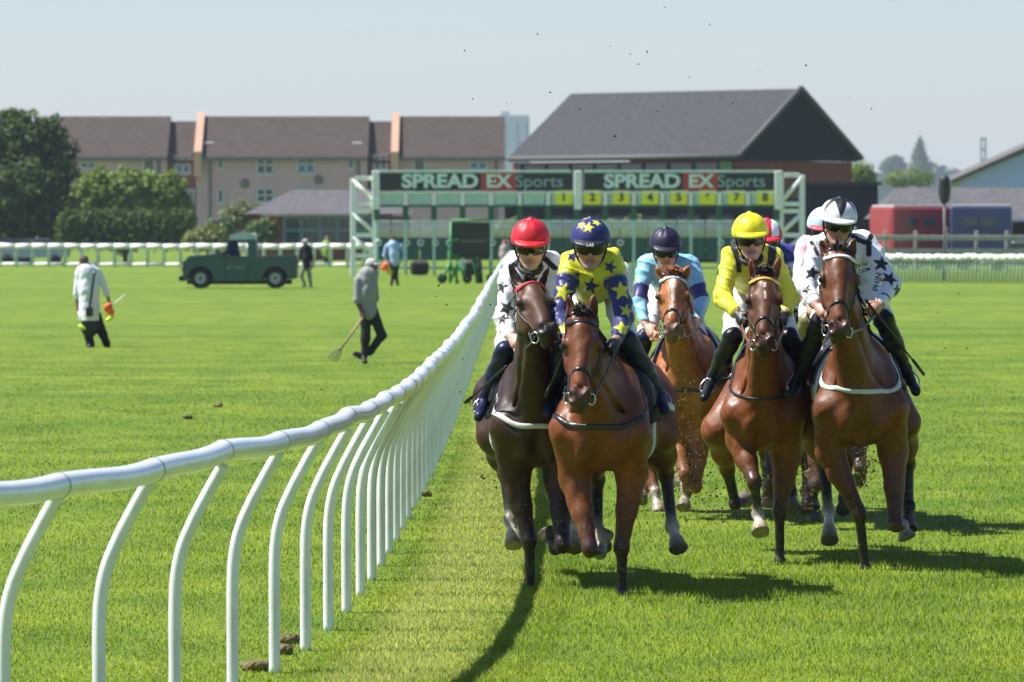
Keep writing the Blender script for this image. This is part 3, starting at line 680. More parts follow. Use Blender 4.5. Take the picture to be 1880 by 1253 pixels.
for k_, lb_, hd_ in (
    ('navy', 'bright bay race horse in front, carrying the rider in navy and yellow stars', h_navy),
    ('red', 'almost black race horse nearest the rail with a red browband and its head turned', h_red),
    ('blue', 'chestnut race horse with a white blaze, spattered behind the front pair', h_blue),
    ('yellow', 'bay race horse with a gold toothed browband under the yellow rider', h_yellow),
    ('white', 'tall bay race horse on the outside with white beaded browband and white breast girth', h_white),
    ('far', 'dark brown race horse mostly hidden behind the yellow rider', h_far),
    ('pink', 'bay race horse mostly hidden behind the outermost horse with the white breast girth', h_pink)):
    horse(k_, lb_, **hd_)
# ------------------------------------------------------------------ people
m_skin = mat('skin', (.42, .22, .15), .48, .4, attr='Col', noise=(30, .08))
m_silk = mat('racing_silk', rough=.42, spec=.4, attr='Col', noise=(9, .05), bump=(18, .6, (1, 1, .4)), sheen=.15)
m_breech = mat('breeches_cloth', (.72, .74, .76), .6, .3, noise=(12, .06), bump=(14, .3))
m_boot = mat('boot_leather', (.007, .008, .012), .38, .25, bump=(9, .15))
m_boot_navy = mat('navy_boot_leather', (.008, .013, .05), .38, .25, bump=(9, .15))
m_cap = mat('cap_silk', rough=.45, spec=.4, attr='Col', bump=(11, .35))
m_lens = mat('goggle_lens', (.008, .008, .007), .14, .35)
m_black = mat('black_webbing', (.012, .012, .013), .55, .4)
m_whip = mat('whip_leather', (.01, .01, .011), .35, .5)
SKIN, LIP = (.52, .29, .21), (.36, .14, .12)
def star_mask(u, v, R_, rot=0, pts=5, inner=.42):
    r = np.hypot(u, v); a = np.arctan2(u, v)+rot; st = 2*math.pi/pts
    a = np.abs((a+st/2) % st-st/2); h = st/2
    x, y = r*np.cos(a), r*np.sin(a); ix, iy = inner*R_*math.cos(h), inner*R_*math.sin(h)
    return ((ix-R_)*(y-0)-(iy-0)*(x-R_)) > 0
def decorate(V, N, col, decals, d0):
    """cloth patterns: stars, bands and patches dyed into the cloth on its outer side"""
    for dc in decals:
        if dc[0] == 'star':
            _, px, py, df, size, rot, c = dc[:7]; p = P(px, py, d0+df); n = nz(dc[7] if len(dc) > 7 else (0, -1, .15))
            u = nz(np.cross((0, 0, 1.), n)); v = np.cross(n, u); X = V-p; a, b, t = X@u, X@v, X@n
            m = star_mask(-a, b, size, rot) & (np.abs(t) < .13) & (N@n > .05); col[m] = c
        elif dc[0] == 'poly':
            _, pts, df, c = dc[:4]; q = np.array([P(x, y, d0+df) for x, y in pts]); X = V[:, (0, 2)]; pq = q[:, (0, 2)]; ins = np.zeros(len(V), bool); j = len(pq)-1
            for i in range(len(pq)):
                xi, yi = pq[i]; xj, yj = pq[j]
                ins ^= ((yi > X[:, 1]) != (yj > X[:, 1])) & (X[:, 0] < (xj-xi)*(X[:, 1]-yi)/(yj-yi+1e-12)+xi); j = i
            m = ins & (np.abs(V[:, 1]-q[:, 1].mean()) < (dc[4] if len(dc) > 4 else .3)) & (N[:, 1] < .35); col[m] = c
        elif dc[0] == 'band':
            _, pts, df, wd, c = dc[:5]
            for a_, b_ in zip(pts[:-1], pts[1:]):
                a, b = P(*a_, d0+df)[[0, 2]], P(*b_, d0+df)[[0, 2]]; ab = b-a; X = V[:, (0, 2)]-a
                t = np.clip(X@ab/(ab@ab), 0, 1); q = X-t[:, None]*ab; m = (np.hypot(q[:, 0], q[:, 1]) < wd) & (np.abs(V[:, 1]-(d0+df)) < (dc[5] if len(dc) > 5 else .3)) & (N[:, 1] < .35); col[m] = c
        elif dc[0] == 'ring':        # a hoop round a sleeve
            _, a, b, t0, t1, c = dc; ab = b-a; X = V-a; t = X@ab/(ab@ab); q = X-t[:, None]*ab
            m = (t > t0) & (t < t1) & (np.sqrt((q*q).sum(1)) < .12); col[m] = c
def hand_prims(wr, pal, kn, thumb_up, s=1.0, col=SKIN):
    """palm from wrist towards the knuckles, four curled fingers of unequal length and a thumb on the upper side"""
    A = nz(pal-wr); Kx = nz(thumb_up-A*(thumb_up@A)); Nn = nz(np.cross(A, Kx)); Nn = Nn if Nn@kn > 0 else -Nn
    o = [C(wr-A*.01, pal, .025*s, .028*s, .02, col), E(wr+(pal-wr)*.75, (.042*s, .040*s, .021*s), np.array((A, Kx, Nn)), .02, col)]
    for i, ln in enumerate((.031, .034, .032, .025)):
        b = pal+Kx*(.031-.0205*i)*s+A*.012*s; m1 = b+A*ln*.75*s+Nn*.006*s; m2 = m1+A*ln*.10*s-Nn*ln*.85*s; m3 = m2-A*ln*.75*s-Nn*ln*.2*s
        o += [C(b, m1, .0105*s, .0095*s, .006, col), C(m1, m2, .0098*s, .0088*s, .004, col), C(m2, m3, .0088*s, .0076*s, .004, col)]
    tb = wr+(pal-wr)*.45+Kx*.028*s; t1 = tb+A*.030*s+Kx*.018*s-Nn*.012*s; t2 = t1+A*.028*s-Kx*.006*s-Nn*.016*s
    o += [C(tb, t1, .013*s, .0115*s, .012, col), C(t1, t2, .0112*s, .0088*s, .005, col)]
    return o
def head_prims(c, F, U, s=1.0, skin=SKIN):
    S = np.cross(F, U); M = np.array((S, F, U)); h = lambda a, b, u: c+(S*a+F*b+U*u)*s
    dk = tuple(q*.8 for q in skin); o = []
    e = lambda p, r, k=.02, col=skin: o.append(E(h(*p), np.array(r)*s, M, k, col))
    cc = lambda a, b, ra, rb, k=.015, col=skin: o.append(C(h(*a), h(*b), ra*s, rb*s, k, col))
    e((0, -.012, .045), (.076, .096, .085), .03); e((0, .022, -.035), (.062, .066, .085), .04)
    for q in (-1, 1):
        e((q*.043, .058, -.022), (.025, .022, .020)); cc((q*.058, .0, -.05), (q*.022, .066, -.103), .018, .018, .03)
        e((q*.080, -.012, -.012), (.010, .020, .033), .008, dk); o.append(SUB(E(h(q*.033, .092, .012), np.array((.018, .014, .011))*s, M, .012)))
        cc((q*.012, .088, .030), (q*.052, .070, .028), .009, .007, .012); e((q*.032, .072, .010), (.013, .012, .011), .004, (.35, .3, .27)); e((q*.012, .098, -.026), (.010, .012, .008), .008)
    cc((0, .078, .022), (0, .108, -.020), .010, .013, .012); cc((0, .085, -.098), (0, .078, -.108), .018, .018, .02)
    cc((-.020, .084, -.058), (.020, .084, -.058), .0065, .0065, .006, LIP); cc((0, .092, -.057), (0, .091, -.058), .006, .006, .006, LIP)
    cc((-.018, .084, -.071), (.018, .084, -.071), .0075, .0075, .006, LIP); o.append(SUB(C(h(-.024, .096, -.0645), h(.024, .096, -.0645), .0025*s, .0025*s, .004)))
    return o, h
def smoothnormals(V, F):
    n = np.cross(V[F[:, 2]]-V[F[:, 0]], V[F[:, 3]]-V[F[:, 1]]); N = np.zeros_like(V)
    for k in range(4): np.add.at(N, F[:, k], n)
    return N/(np.linalg.norm(N, axis=1, keepdims=True)+1e-12)
def jockey(hk, label, J, silk, sleeve, cap, decals=(), capdecals=(), collar=None, breech=None, boot=None, res=.0075, gloves=None, hs=1.12, capmark=None, skin=SKIN, peak=None):
    h = HORSES[hk]; d0 = h.d; q = lambda n: P(J[n][0], J[n][1], d0+J[n][2]); W = 1.1
    hd = q('face'); F = nz(J.get('look', (0, -1, -.12))); S0 = np.array((1., 0, J.get('roll', 0))); S = nz(S0-F*(S0@F)); U = np.cross(S, F); U = U if U[2] > 0 else -U
    sh = [q('shl'), q('shr')]; el = [q('ell'), q('elr')]; wr = [q('wrl'), q('wrr')]; ha = [q('hal'), q('har')]; kn = [q('knl'), q('knr')]; an = [q('anl'), q('anr')]; to = [q('tol'), q('tor')]; to = [a_+(t_-a_)*1.45+np.array((0, -.05, 0)) for a_, t_ in zip(an, to)]
    mid = (sh[0]+sh[1])/2; hip = mid+np.array((0, .52, -.10)); hip[0] = .6*mid[0]+.4*h.L(-.5, 0, 1.5)[0]; hp = [hip+np.array((-.10, 0, -.03)), hip+np.array((.10, 0, -.03))]
    inv = np.array((h.B[0], h.B[1]+.3, 1.0)); root = empty('person', tuple(inv), label=label, cat='jockey', group='jockeys crouched on the galloping horses')
    hpv, hf = head_prims(hd, F, U, hs, skin)
    neck = C(hd-U*.03*hs-F*.02, mid+np.array((0, .05, .03)), .058*hs, .066*hs, .03, skin)
    # torso and sleeves
    sw = nz(sh[1]-sh[0]); tor = [C(sh[0]+sw*.07, sh[1]-sw*.07, .082, .082, .07, silk), C(mid+np.array((-.06, .07, -.06)), hip+np.array((-.05, -.08, .0)), .135, .13, .08, silk), C(mid+np.array((.06, .07, -.06)), hip+np.array((.05, -.08, .0)), .135, .13, .08, silk),
                                   C(mid+np.array((0, .02, -.09)), mid+np.array((0, .18, -.17)), .125, .12, .07, silk)]
    arms = []
    for i in (0, 1):
        u3 = sh[i]*.70+el[i]*.30; arms += [C(sh[i], u3, .078, .071, .035, silk), C(u3, el[i], .071, .063, .012, sleeve), C(el[i], el[i]*.12+wr[i]*.88, .064, .046, .03, sleeve)]
    legs = []
    for i in (0, 1): legs += [C(hp[i], kn[i], .105, .072, .05, None)]
    # body: one continuous figure
    thin = lambda ps, f, c=None: [dict(p, ra=p['ra']*f, rb=p['rb']*f, col=c or skin) if p['t'] == 'c' else p for p in ps]
    body = thin(tor, .8)+thin(arms, .72)+thin(legs, .72)+[neck]+hpv
    for i in (0, 1):
        dn_ = nz(an[i]-kn[i]); body += [C(kn[i], an[i], .045, .035, .03, skin), C(an[i], an[i]+dn_*.04, .03, .028, .02, skin), C(an[i]+dn_*.045, to[i]+dn_*.012, .026, .020, .02, skin)]
        gc = gloves or skin; tu = J.get('thumb', ((.25, 0, 1.), (-.25, 0, 1.)))[i]
        body += [C(el[i], wr[i], .042, .029, .02, skin)]+hand_prims(wr[i], ha[i], np.array((0, -1., 0)), np.array(tu, float), 1.12, gc)
    Vb, Fb = sculpt(body, max(res*.85, .006)); cb = paint(body, Vb, .004)
    fx, fy, fu = (Vb-hd)@S/hs, (Vb-hd)@F/hs, (Vb-hd)@U/hs
    ck = np.exp(-((np.abs(fx)-.042)/.020)**2-((fu+.028)/.022)**2)*(fy > .02); cb = cb*(1+ck[:, None]*np.array((.10, -.16, -.16)))
    jw = np.clip((-.052-fu)/.02, 0, 1)*(fy > -.01)*(fu > -.14)*.30*(hk in ('navy', 'yellow', 'red')); cb *= (1-jw[:, None]*np.array((.7, .55, .4)))
    cb *= (1-.35*np.exp(-((np.abs(fx)-.008)/.004)**2-((fu+.034)/.004)**2)*(fy > .09))[:, None]
    link_mesh('body', np_mesh('body', Vb-inv, Fb, col=cb), m_skin, root)
    # silks
    ph = hash(hk) % 7
    def folds(X):
        a = np.sin(X[:, 0]*31+2.2*np.sin(X[:, 2]*17+ph)+X[:, 2]*20)*np.sin(X[:, 2]*26+ph+1.8*np.sin(X[:, 0]*15))
        b = np.sin(X[:, 2]*62+3*np.sin(X[:, 0]*18+ph)+X[:, 0]*25)
        c = np.abs(np.sin(X[:, 0]*15+1.3*np.sin(X[:, 2]*13+ph)+X[:, 2]*22+X[:, 1]*9))
        return .0055*a+.0022*b-.009*(1-c)**3+.002
    Vs, Fs = sculpt(tor+arms, res, disp=folds, clip=lambda X: np.max(np.stack([.045-np.sqrt(((X-(hd-U*.1*hs))**2).sum(1)), X[:, 1]-(hip[1]+.0)]), 0))
    cs = paint(tor+arms, Vs, .0005); Ns = smoothnormals(Vs, Fs)
    if Ns[:, 1][Vs[:, 1] < np.percentile(Vs[:, 1], 5)].mean() > 0: Ns = -Ns
    full = [('ring', el[i] if t0 < 1 else el[i], wr[i], t0, t1, c) if wh == 'fore' else ('ring', sh[i], el[i], t0, t1, c) for (wh, t0, t1, c) in J.get('hoops', ()) for i in (0, 1)]
    decorate(Vs, Ns, cs, list(decals)+full, d0)
    link_mesh('silks', np_mesh('silks', Vs-inv, Fs, col=cs), m_silk, root)
    if collar:
        cl = MB(); cp = hd-U*.125*hs-F*.01; n_ = nz(U*.8+F*.35); a1 = S; a2 = nz(np.cross(n_, a1))
        cl.tube([cp+.072*(math.cos(t)*a1+math.sin(t)*a2*1.0) for t in np.linspace(0, 2*math.pi, 21)], .017, 8, caps=False, flat=1.3); o = cl.build('collar', mat('collar_'+hk, collar, .5, .3), root); o.location = tuple(-inv)
    # breeches: thighs and seat
    br = [dict(p, col=(1, 1, 1)) for p in legs]+[C(hp[0], hp[1], .13, .13, .06, (1, 1, 1)), C(hip, mid*.2+hip*.8+np.array((0, 0, -.07)), .11, .105, .06, (1, 1, 1))]
    Vq, Fq = sculpt(br, res*1.1, disp=folds, clip=lambda X: np.max(np.stack([(X-(kn[i]*.93+hp[i]*.07))@nz(kn[i]-hp[i])-.2*0 for i in (0, 1)]), 0)-.05)
    bo = link_mesh('breeches', np_mesh('breeches', Vq-inv, Fq), breech or m_breech, root)
    # boots
    for i in (0, 1):
        k2 = kn[i]; ft = nz(to[i]-an[i]); dn = nz(an[i]-k2)
        bt = [C(k2-dn*.02, k2*.5+an[i]*.5, .074, .064, .03), C(k2*.5+an[i]*.5, an[i], .064, .046, .03), C(an[i], an[i]+ft*.03+dn*.035, .047, .045, .02), C(an[i]+dn*.045-ft*.03, to[i]+dn*.012, .040, .034, .02), K(an[i]+dn*.05-ft*.045, an[i]+dn*.105-ft*.045, .034, .030, .01)]
        Vt, Ft = sculpt(bt, res*1.1, disp=lambda X: .0025*np.sin(X[:, 2]*75+np.sin(X[:, 0]*30)*2)); bb = link_mesh('boot', np_mesh('boot', Vt-inv, Ft), boot or m_boot, root)
        st = MB(); fo = an[i]*.45+to[i]*.55+dn*.055; st.tube([fo+np.array((-.047, 0, 0)), fo+np.array((.047, 0, 0))], .008, 6)
        for s in (-1, 1): st.tube(spline([fo+np.array((s*.047, 0, 0)), fo+np.array((s*.042, .02, .05)), fo+np.array((0, .04, .095))], 6), .0055, 6)
        o = st.build('stirrup', m_steel, h.root); o.location = tuple(-h.B)
        sl_ = MB(); sl_.tube(spline([fo+np.array((0, .04, .09)), h.L(-.58, (-.34, .34)[i], 1.30), h.L(-.58, (-.22, .22)[i], 1.50)], 6), .011, 5); o = sl_.build('stirrup_leather', m_leather, h.root); o.location = tuple(-h.B)
    # helmet, peak, goggles, harness
    M = np.array((S, F, U)); cc_ = hf(0, -.012, .062); HR_ = np.array((.112, .130, .108))*hs
    dome = [E(cc_, HR_, M, .02, cap), E(hf(0, -.012, .04), HR_*np.array((1.0, 1.0, .8)), M, .03, cap), E(cc_+U*HR_[2]*1.0, np.array((.016, .016, .012))*hs, M, .012, cap)]
    Vd, Fd = sculpt(dome, .006, clip=lambda X: -((X-hf(0, 0, .036))@nz(U+F*.06)), disp=lambda X: .0016*np.sin(np.arctan2((X-cc_)@S, (X-cc_)@F)*9+ph)*np.clip((X-cc_)@U*12, 0, 1))
    Nd = smoothnormals(Vd, Fd); cd_ = np.tile(np.array(cap, float), (len(Vd), 1)); Nd = Nd if ((Vd-cc_)*Nd).sum(1).mean() > 0 else -Nd
    for dc in capdecals:
        if dc[0] == 'seg':      # segments meeting at the crown
            a = np.arctan2((Vd-cc_)@S, (Vd-cc_)@F); hh = ((Vd-cc_)@U)/HR_[2]
            for (a0, wd) in dc[1]: cd_[(np.abs((a-a0+math.pi) % (2*math.pi)-math.pi) < wd*np.clip((hh-dc[3])/(1-dc[3]), 0, 1)**1.1*1.5/np.maximum(.12, np.sqrt(np.clip(1-hh*hh, 0, 1))))] = dc[2]
        if dc[0] == 'stripe':
            a = (Vd-cc_)@S
            for (a0, wd) in dc[1]: cd_[np.abs(a-a0*HR_[0]) < wd] = dc[2]
    decorate(Vd, Nd, cd_, [x for x in capdecals if x[0] in ('star', 'poly', 'band')], d0)
    hel = link_mesh('helmet', np_mesh('helmet', Vd-inv, Fd, col=cd_), m_cap, root)
    pk = [E(hf(0, .085, .052), np.array((.100, .080, .020))*hs, np.array((S, nz(F-U*.22), nz(U+F*.22))), .02)]
    Vp, Fp = sculpt(pk, .005, clip=lambda X: np.maximum(-((X-hf(0, .050, 0))@F), -((X-hf(0, .085, .044))@nz(U+F*.22))))
    pc = peak or cap; link_mesh('peak', np_mesh('peak', Vp-inv, Fp, col=np.tile(np.array(pc, float), (len(Vp), 1))), m_cap, hel)
    rim = MB(); rim.tube([hf(.113*math.sin(t), -.012+.131*math.cos(t), .036-.008*math.cos(t)) for t in np.linspace(0, 2*math.pi, 31)], .006, 6, caps=False); o = rim.build('helmet_rim', mat('rim_'+hk, tuple(c*.8 for c in pc), .5), hel)
    o.location = tuple(-inv)
    gl = [E(hf(0, .022, .005), np.array((.085, .094, .085))*hs, M, .02)]
    def gclip(X):
        x, y, u = (X-hd)@S/hs, (X-hd)@F/hs, (X-hd)@U/hs
        return np.max(np.stack([.015-y, np.abs(u-.004)-.034+np.clip(.016-np.abs(x), 0, 1)*1.0*(u < 0)+np.abs(x)*.06, np.abs(x)-.082]), 0)
    Vg, Fg = sculpt(gl, .005, clip=gclip, disp=lambda X: -.004*np.ones(len(X))); link_mesh('goggles', np_mesh('goggles', Vg-inv, Fg), m_lens, root)
    sp = MB()
    for s in (-1, 1): sp.tube(spline([hf(s*.098, .03, .03), hf(s*.088, .02, -.03), hf(s*.062, .03, -.085), hf(s*.02, .06, -.122), hf(0, .065, -.125)], 10), .0065, 6)
    o = sp.build('chin_strap', m_black, root); o.location = tuple(-inv)
    # reins, part of the bridle
    rn = MB()
    for i, c in enumerate(h.rings):
        a = ha[i]; rn.ribbon(spline([c, c*.5+a*.5+np.array((0, 0, -.05)), a+np.array((0, -.02, -.02)), a*.5+ha[1-i]*.5+np.array((0, .10, -.05))], 14), [np.array(((-1, 1)[i], -.4, .3))]*15, .011, .004)
    o = rn.build('rein', m_tan if hk in ('yellow', 'blue') else m_leather, h.root); o.location = tuple(-h.B)
    if capmark: text_obj('lettering', capmark[0], capmark[1], mat('white_print', (.75, .75, .75), .6), hel, tuple(hf(0, .160, .045)-inv), (R(78), 0, 0), .001)
    return root
NAVY, YEL, WHT, INK, PALE, RED = (.022, .025, .13), (.62, .60, .02), (.70, .72, .78), (.012, .012, .014), (.22, .50, .68), (.50, .012, .022)
st = lambda px, py, df, s, rot, c, *n: ('star', px, py, df, s, rot, c, *n)
jockey('navy', 'jockey in yellow silks with navy stars, navy sleeves and starred navy cap, riding in front', dict(
    face=(1084, 454, .10), shl=(1050, 480, .28), shr=(1124, 480, .28), ell=(1025, 578, .10), elr=(1146, 586, .10), wrl=(1040, 622, -.12), wrr=(1131, 626, -.14), hal=(1046, 634, -.20), har=(1126, 640, -.22),
    knl=(1033, 640, .22), knr=(1152, 628, .22), anl=(1015, 714, .55), anr=(1205, 716, .55), tol=(1009, 742, .45), tor=(1215, 740, .45), look=(-.03, -1, -.2)),
    YEL, NAVY, NAVY,
    [st(1085, 526, .2, .058, .2, NAVY), st(1118, 492, .2, .05, .5, NAVY, (.4, -1, .3)), st(1050, 470, .2, .05, .1, NAVY, (-.5, -1, .5)), st(1139, 470, .3, .048, .3, NAVY, (.7, -.6, .8)), st(1060, 505, .2, .03, .1, NAVY),
     st(1034, 536, .12, .066, .3, YEL, (-.2, -1, 0)), st(1141, 534, .12, .068, -.1, YEL, (.2, -1, 0)), st(1147, 571, .1, .050, .35, YEL, (.2, -1, 0)), st(1140, 608, 0, .066, -.15, YEL, (.1, -1, .2)), st(1033, 609, 0, .055, .2, YEL), st(1020, 575, .1, .04, 0, YEL, (-.8, -.6, 0))],
    [st(1080, 419, 0, .042, .2, YEL), st(1097, 403, 0, .04, .5, YEL, (.2, -.8, .8)), st(1062, 408, 0, .036, .1, YEL, (-.5, -.7, .6)), st(1075, 398, .08, .025, .5, YEL, (0, -.5, 1))], gloves=INK, boot=m_boot_navy, capmark=('LAS', .03), peak=(.012, .013, .03))
jockey('red', 'jockey in bright red cap and white silks with black stars, riding nearest the rail', dict(
    face=(974, 454, .10), shl=(944, 484, .28), shr=(1013, 484, .28), ell=(924, 585, .12), elr=(1036, 585, .12), wrl=(938, 618, -.05), wrr=(1024, 628, -.1), hal=(948, 632, -.13), har=(1018, 642, -.18),
    knl=(927, 648, .22), knr=(1030, 650, .22), anl=(893, 728, .55), anr=(1060, 725, .55), tol=(884, 752, .45), tor=(1066, 750, .45), look=(0, -1, -.22)),
    WHT, WHT, RED,
    [st(920, 527, .15, .056, .1, INK, (-.3, -1, 0)), st(931, 566, .1, .062, .45, INK, (-.1, -1, 0)), st(926, 590, .08, .05, .1, INK, (-.2, -1, .3)), ('band', [(938, 492), (952, 480), (962, 470)], .25, .019, INK), ('band', [(1018, 492), (1006, 480), (992, 470)], .25, .019, INK), ('band', [(977, 495), (977, 540)], .2, .011, INK)],
    collar=(.03, .03, .03), breech=mat('fawn_breeches', (.56, .52, .46), .6, .3, bump=(14, .3)), boot=m_boot_navy)
jockey('blue', 'jockey in pale blue silks with navy armbands and a plain navy cap', dict(
    face=(1222, 460, .10), shl=(1187, 484, .28), shr=(1268, 486, .28), ell=(1173, 553, .12), elr=(1289, 552, .12), wrl=(1184, 594, -.05), wrr=(1281, 588, -.05), hal=(1198, 614, -.14), har=(1274, 602, -.14),
    knl=(1183, 622, .22), knr=(1282, 622, .22), anl=(1166, 690, .55), anr=(1308, 690, .55), tol=(1160, 708, .45), tor=(1314, 708, .45), look=(.06, -1, -.3), hoops=(('up', .62, 1.0, NAVY),)),
    PALE, PALE, (.012, .012, .035), boot=m_boot_navy, peak=(.012, .012, .03))
jockey('yellow', 'jockey in plain yellow silks and yellow cap with black shoulder straps', dict(
    face=(1378, 440, .10), shl=(1344, 470, .28), shr=(1415, 470, .28), ell=(1326, 545, .12), elr=(1452, 545, .12), wrl=(1352, 574, -.06), wrr=(1443, 574, -.06), hal=(1363, 590, -.14), har=(1437, 592, -.14),
    knl=(1344, 622, .22), knr=(1450, 622, .22), anl=(1312, 688, .55), anr=(1488, 690, .55), tol=(1299, 716, .45), tor=(1496, 716, .45), look=(.05, -1, -.15), roll=.05),
    YEL, YEL, (.66, .60, .015), [('poly', [(1338, 447), (1352, 444), (1360, 480), (1362, 500), (1352, 502), (1350, 478)], .2, INK), ('poly', [(1412, 440), (1428, 446), (1424, 475), (1418, 494), (1408, 480)], .2, INK)], collar=(.02, .02, .02), gloves=INK)
jockey('white', 'jockey in white silks with black stars and segmented white and black cap, outermost', dict(
    face=(1538, 413, .10), shl=(1502, 452, .28), shr=(1590, 446, .28), ell=(1482, 527, .12), elr=(1638, 524, .12), wrl=(1497, 560, -.05), wrr=(1618, 558, -.05), hal=(1512, 576, -.13), har=(1604, 570, -.13),
    knl=(1505, 594, .22), knr=(1624, 590, .22), anl=(1472, 680, .55), anr=(1660, 674, .55), tol=(1458, 710, .45), tor=(1674, 704, .45), look=(.05, -1, -.2), roll=-.10, hoops=(('fore', .70, .76, INK),)),
    WHT, WHT, (.72, .74, .80),
    [st(1492, 502, .15, .060, .15, INK, (-.2, -1, 0)), st(1617, 485, .15, .066, .2, INK, (.2, -1, .1)), st(1630, 512, .1, .060, .6, INK, (.3, -1, 0)), st(1642, 534, .08, .055, .1, INK, (.5, -1, 0)), st(1484, 532, .1, .04, .4, INK, (-.2, -1, 0)),
     ('band', [(1600, 432), (1592, 447), (1578, 442)], .25, .018, INK), ('band', [(1596, 445), (1594, 468)], .22, .018, INK), ('band', [(1578, 442), (1566, 434)], .2, .018, INK), ('band', [(1512, 450), (1523, 440)], .2, .018, INK), ('band', [(1490, 446), (1500, 466)], .22, .014, INK)],
    [('seg', [(0, .26), (1.05, .16), (-1.05, .16), (2.2, .26), (-2.2, .26)], INK, .05)], collar=(.06, .06, .06), skin=(.46, .24, .16))
jockey('far', 'jockey with red and white cap and navy silks, mostly hidden behind the yellow rider', dict(
    face=(1407, 445, .10), shl=(1375, 466, .28), shr=(1450, 466, .28), ell=(1362, 540, .12), elr=(1470, 540, .12), wrl=(1385, 585, -.05), wrr=(1450, 590, -.05), hal=(1395, 600, -.13), har=(1448, 604, -.13),
    knl=(1385, 620, .22), knr=(1470, 620, .22), anl=(1360, 680, .55), anr=(1490, 680, .55), tol=(1352, 700, .45), tor=(1496, 700, .45), look=(0, -1, -.2)),
    (.025, .035, .20), (.62, .66, .75), (.55, .02, .05), [], [('stripe', [(.55, .03), (-.55, .03)], (.7, .72, .76))], gloves=INK, res=.012)
jockey('pink', 'jockey with pale blue cap and pink collar behind the outside rider', dict(
    face=(1512, 425, .10), shl=(1478, 452, .28), shr=(1555, 452, .28), ell=(1468, 530, .12), elr=(1575, 530, .12), wrl=(1484, 556, -.05), wrr=(1560, 560, -.05), hal=(1492, 574, -.13), har=(1545, 575, -.13),
    knl=(1482, 592, .22), knr=(1560, 596, .22), anl=(1462, 670, .55), anr=(1585, 670, .55), tol=(1455, 690, .45), tor=(1592, 690, .45), look=(0, -1, -.2), hoops=(('fore', .55, .85, (.5, .03, .09)),)),
    (.68, .45, .50), (.70, .62, .66), (.40, .62, .75), [], [('stripe', [(0, .012)], (.6, .1, .2))], collar=(.5, .03, .09), peak=(.5, .06, .1), res=.012, boot=mat('olive_boot', (.22, .20, .08), .4, .4))
def whip(a, b, lb):
    mb = MB(); a, b = np.array(a), np.array(b); u = nz(b-a); mb.tube([a-u*.16, a-u*.15, a, a+(b-a)*.75], [.008, .010, .009, .006], 8); mb.ribbon([a+(b-a)*.74, b], [np.array((.6, -1, .3))]*2, .013, .005)
    tag(mb.build('riding_whip', m_whip, None, tuple(a)), lb, 'whip', 'whips held by the jockeys')
W_ = HORSES
whip(P(1612, 580, 37.85), P(1697, 689, 38.1), 'black whip slanting down beside the boot of the outside white rider')
whip(P(1040, 640, 35.3), P(1001, 731, 35.2), 'black whip hanging down between the two leading horses')
whip(P(905, 695, 36.0), P(853, 741, 36.2), 'black whip tip sticking out beside the boot nearest the rail')
m_inkprint = mat('black_print', (.012, .012, .014), .6)
def stitched(name, txt, size, px, py, d, rot, parent_label):
    par = next(o for o in bpy.data.objects if o.name.startswith('person') and o.get('label', '').startswith(parent_label))
    p = P(px, py, d)-np.array(par.location); return text_obj(name, txt, size, m_inkprint, par, tuple(p), rot, .001)
stitched('lettering', 'TION', .036, 1581, 488, 37.95, (R(80), R(-14), 0), 'jockey in white silks with black stars and seg')
stitched('lettering', '.COM', .036, 1586, 497, 37.94, (R(80), R(-14), 0), 'jockey in white silks with black stars and seg')
stitched('lettering', 'PHIN', .058, 1611, 518, 38.0, (R(80), R(-78), 0), 'jockey in white silks with black stars and seg')
# ------------------------------------------------------------------ background: rails, starting gate, vehicles, buildings, trees
def X_(px, d): return P(px, 408, d)[0]
def Z_(py, d): return P(940, py, d)[2]
def simple_rail(label, d0, x0, d1, x1, h, step, rad, mats_, bottom=False, rr=.085):
    a = np.array((X_(x0, d0), d0, 0)); b = np.array((X_(x1, d1), d1, 0)); L = np.linalg.norm(b-a); u = (b-a)/L; n = int(L/step)
    root = empty('rail_fence', tuple(a), label=label, cat='rail'); q = random.Random(int(L)); pts = [(b-a)*i/n+np.array((0, 0, h+q.uniform(-.03, .03))) for i in range(n+1)]
    k = max(1, n//30)
    for i in range(0, n, k): MB().tube(pts[i:i+k+1], rr, 10).build('rail_section', mats_[0], root)
    pm = None; rest = MB()
    for i in range(n+1):
        p = (b-a)*i/n
        if i < 98:
            if pm is None: pm = MB().tube([(0, 0, 0), (0, 0, h*.8), (.06, -.05, h)], rad, 8).build('post', mats_[1], root); o = pm
            else: o = bpy.data.objects.new('post', pm.data); COL.objects.link(o); o.parent = root
            o.location = tuple(p); o.rotation_euler = (0, 0, q.uniform(-.6, .6))
        else: rest.tube([p, p+np.array((0, 0, h))], rad, 6)
    if rest.v: tag(rest.build('rest_of_posts', mats_[1], root), kind='stuff')
    if bottom:
        for i in range(0, n, max(1, k*2)): MB().tube([(b-a)*i/n+np.array((0, 0, .16)), (b-a)*(i+max(1, k*2)*.93)/n+np.array((0, 0, .16))], .09, 8).build('lower_rail', mats_[0], root)
    return root
m_railw = mat('old_white_rail', (.78, .78, .74), .5, noise=(2, .12)); m_railp = mat('pale_post', (.52, .60, .56), .6, noise=(3, .2)); m_railg = mat('greenish_post', (.42, .52, .46), .6, noise=(2, .25))
simple_rail('white rail across the far left side of the paddock behind the green pickup', 296, -60, 290, 700, 1.13, .92, .10, (m_railw, m_railp), True, .15)
simple_rail('pale rail with closely packed posts on the right behind the outside rider', 221, 1460, 214, 1960, 1.02, .17, .05, (m_railw, m_railg), False, .13)
m_wood = mat('weathered_wood', (.40, .38, .35), .8, noise=(5, .3, (1, 1, 1)), bump=(20, .4))
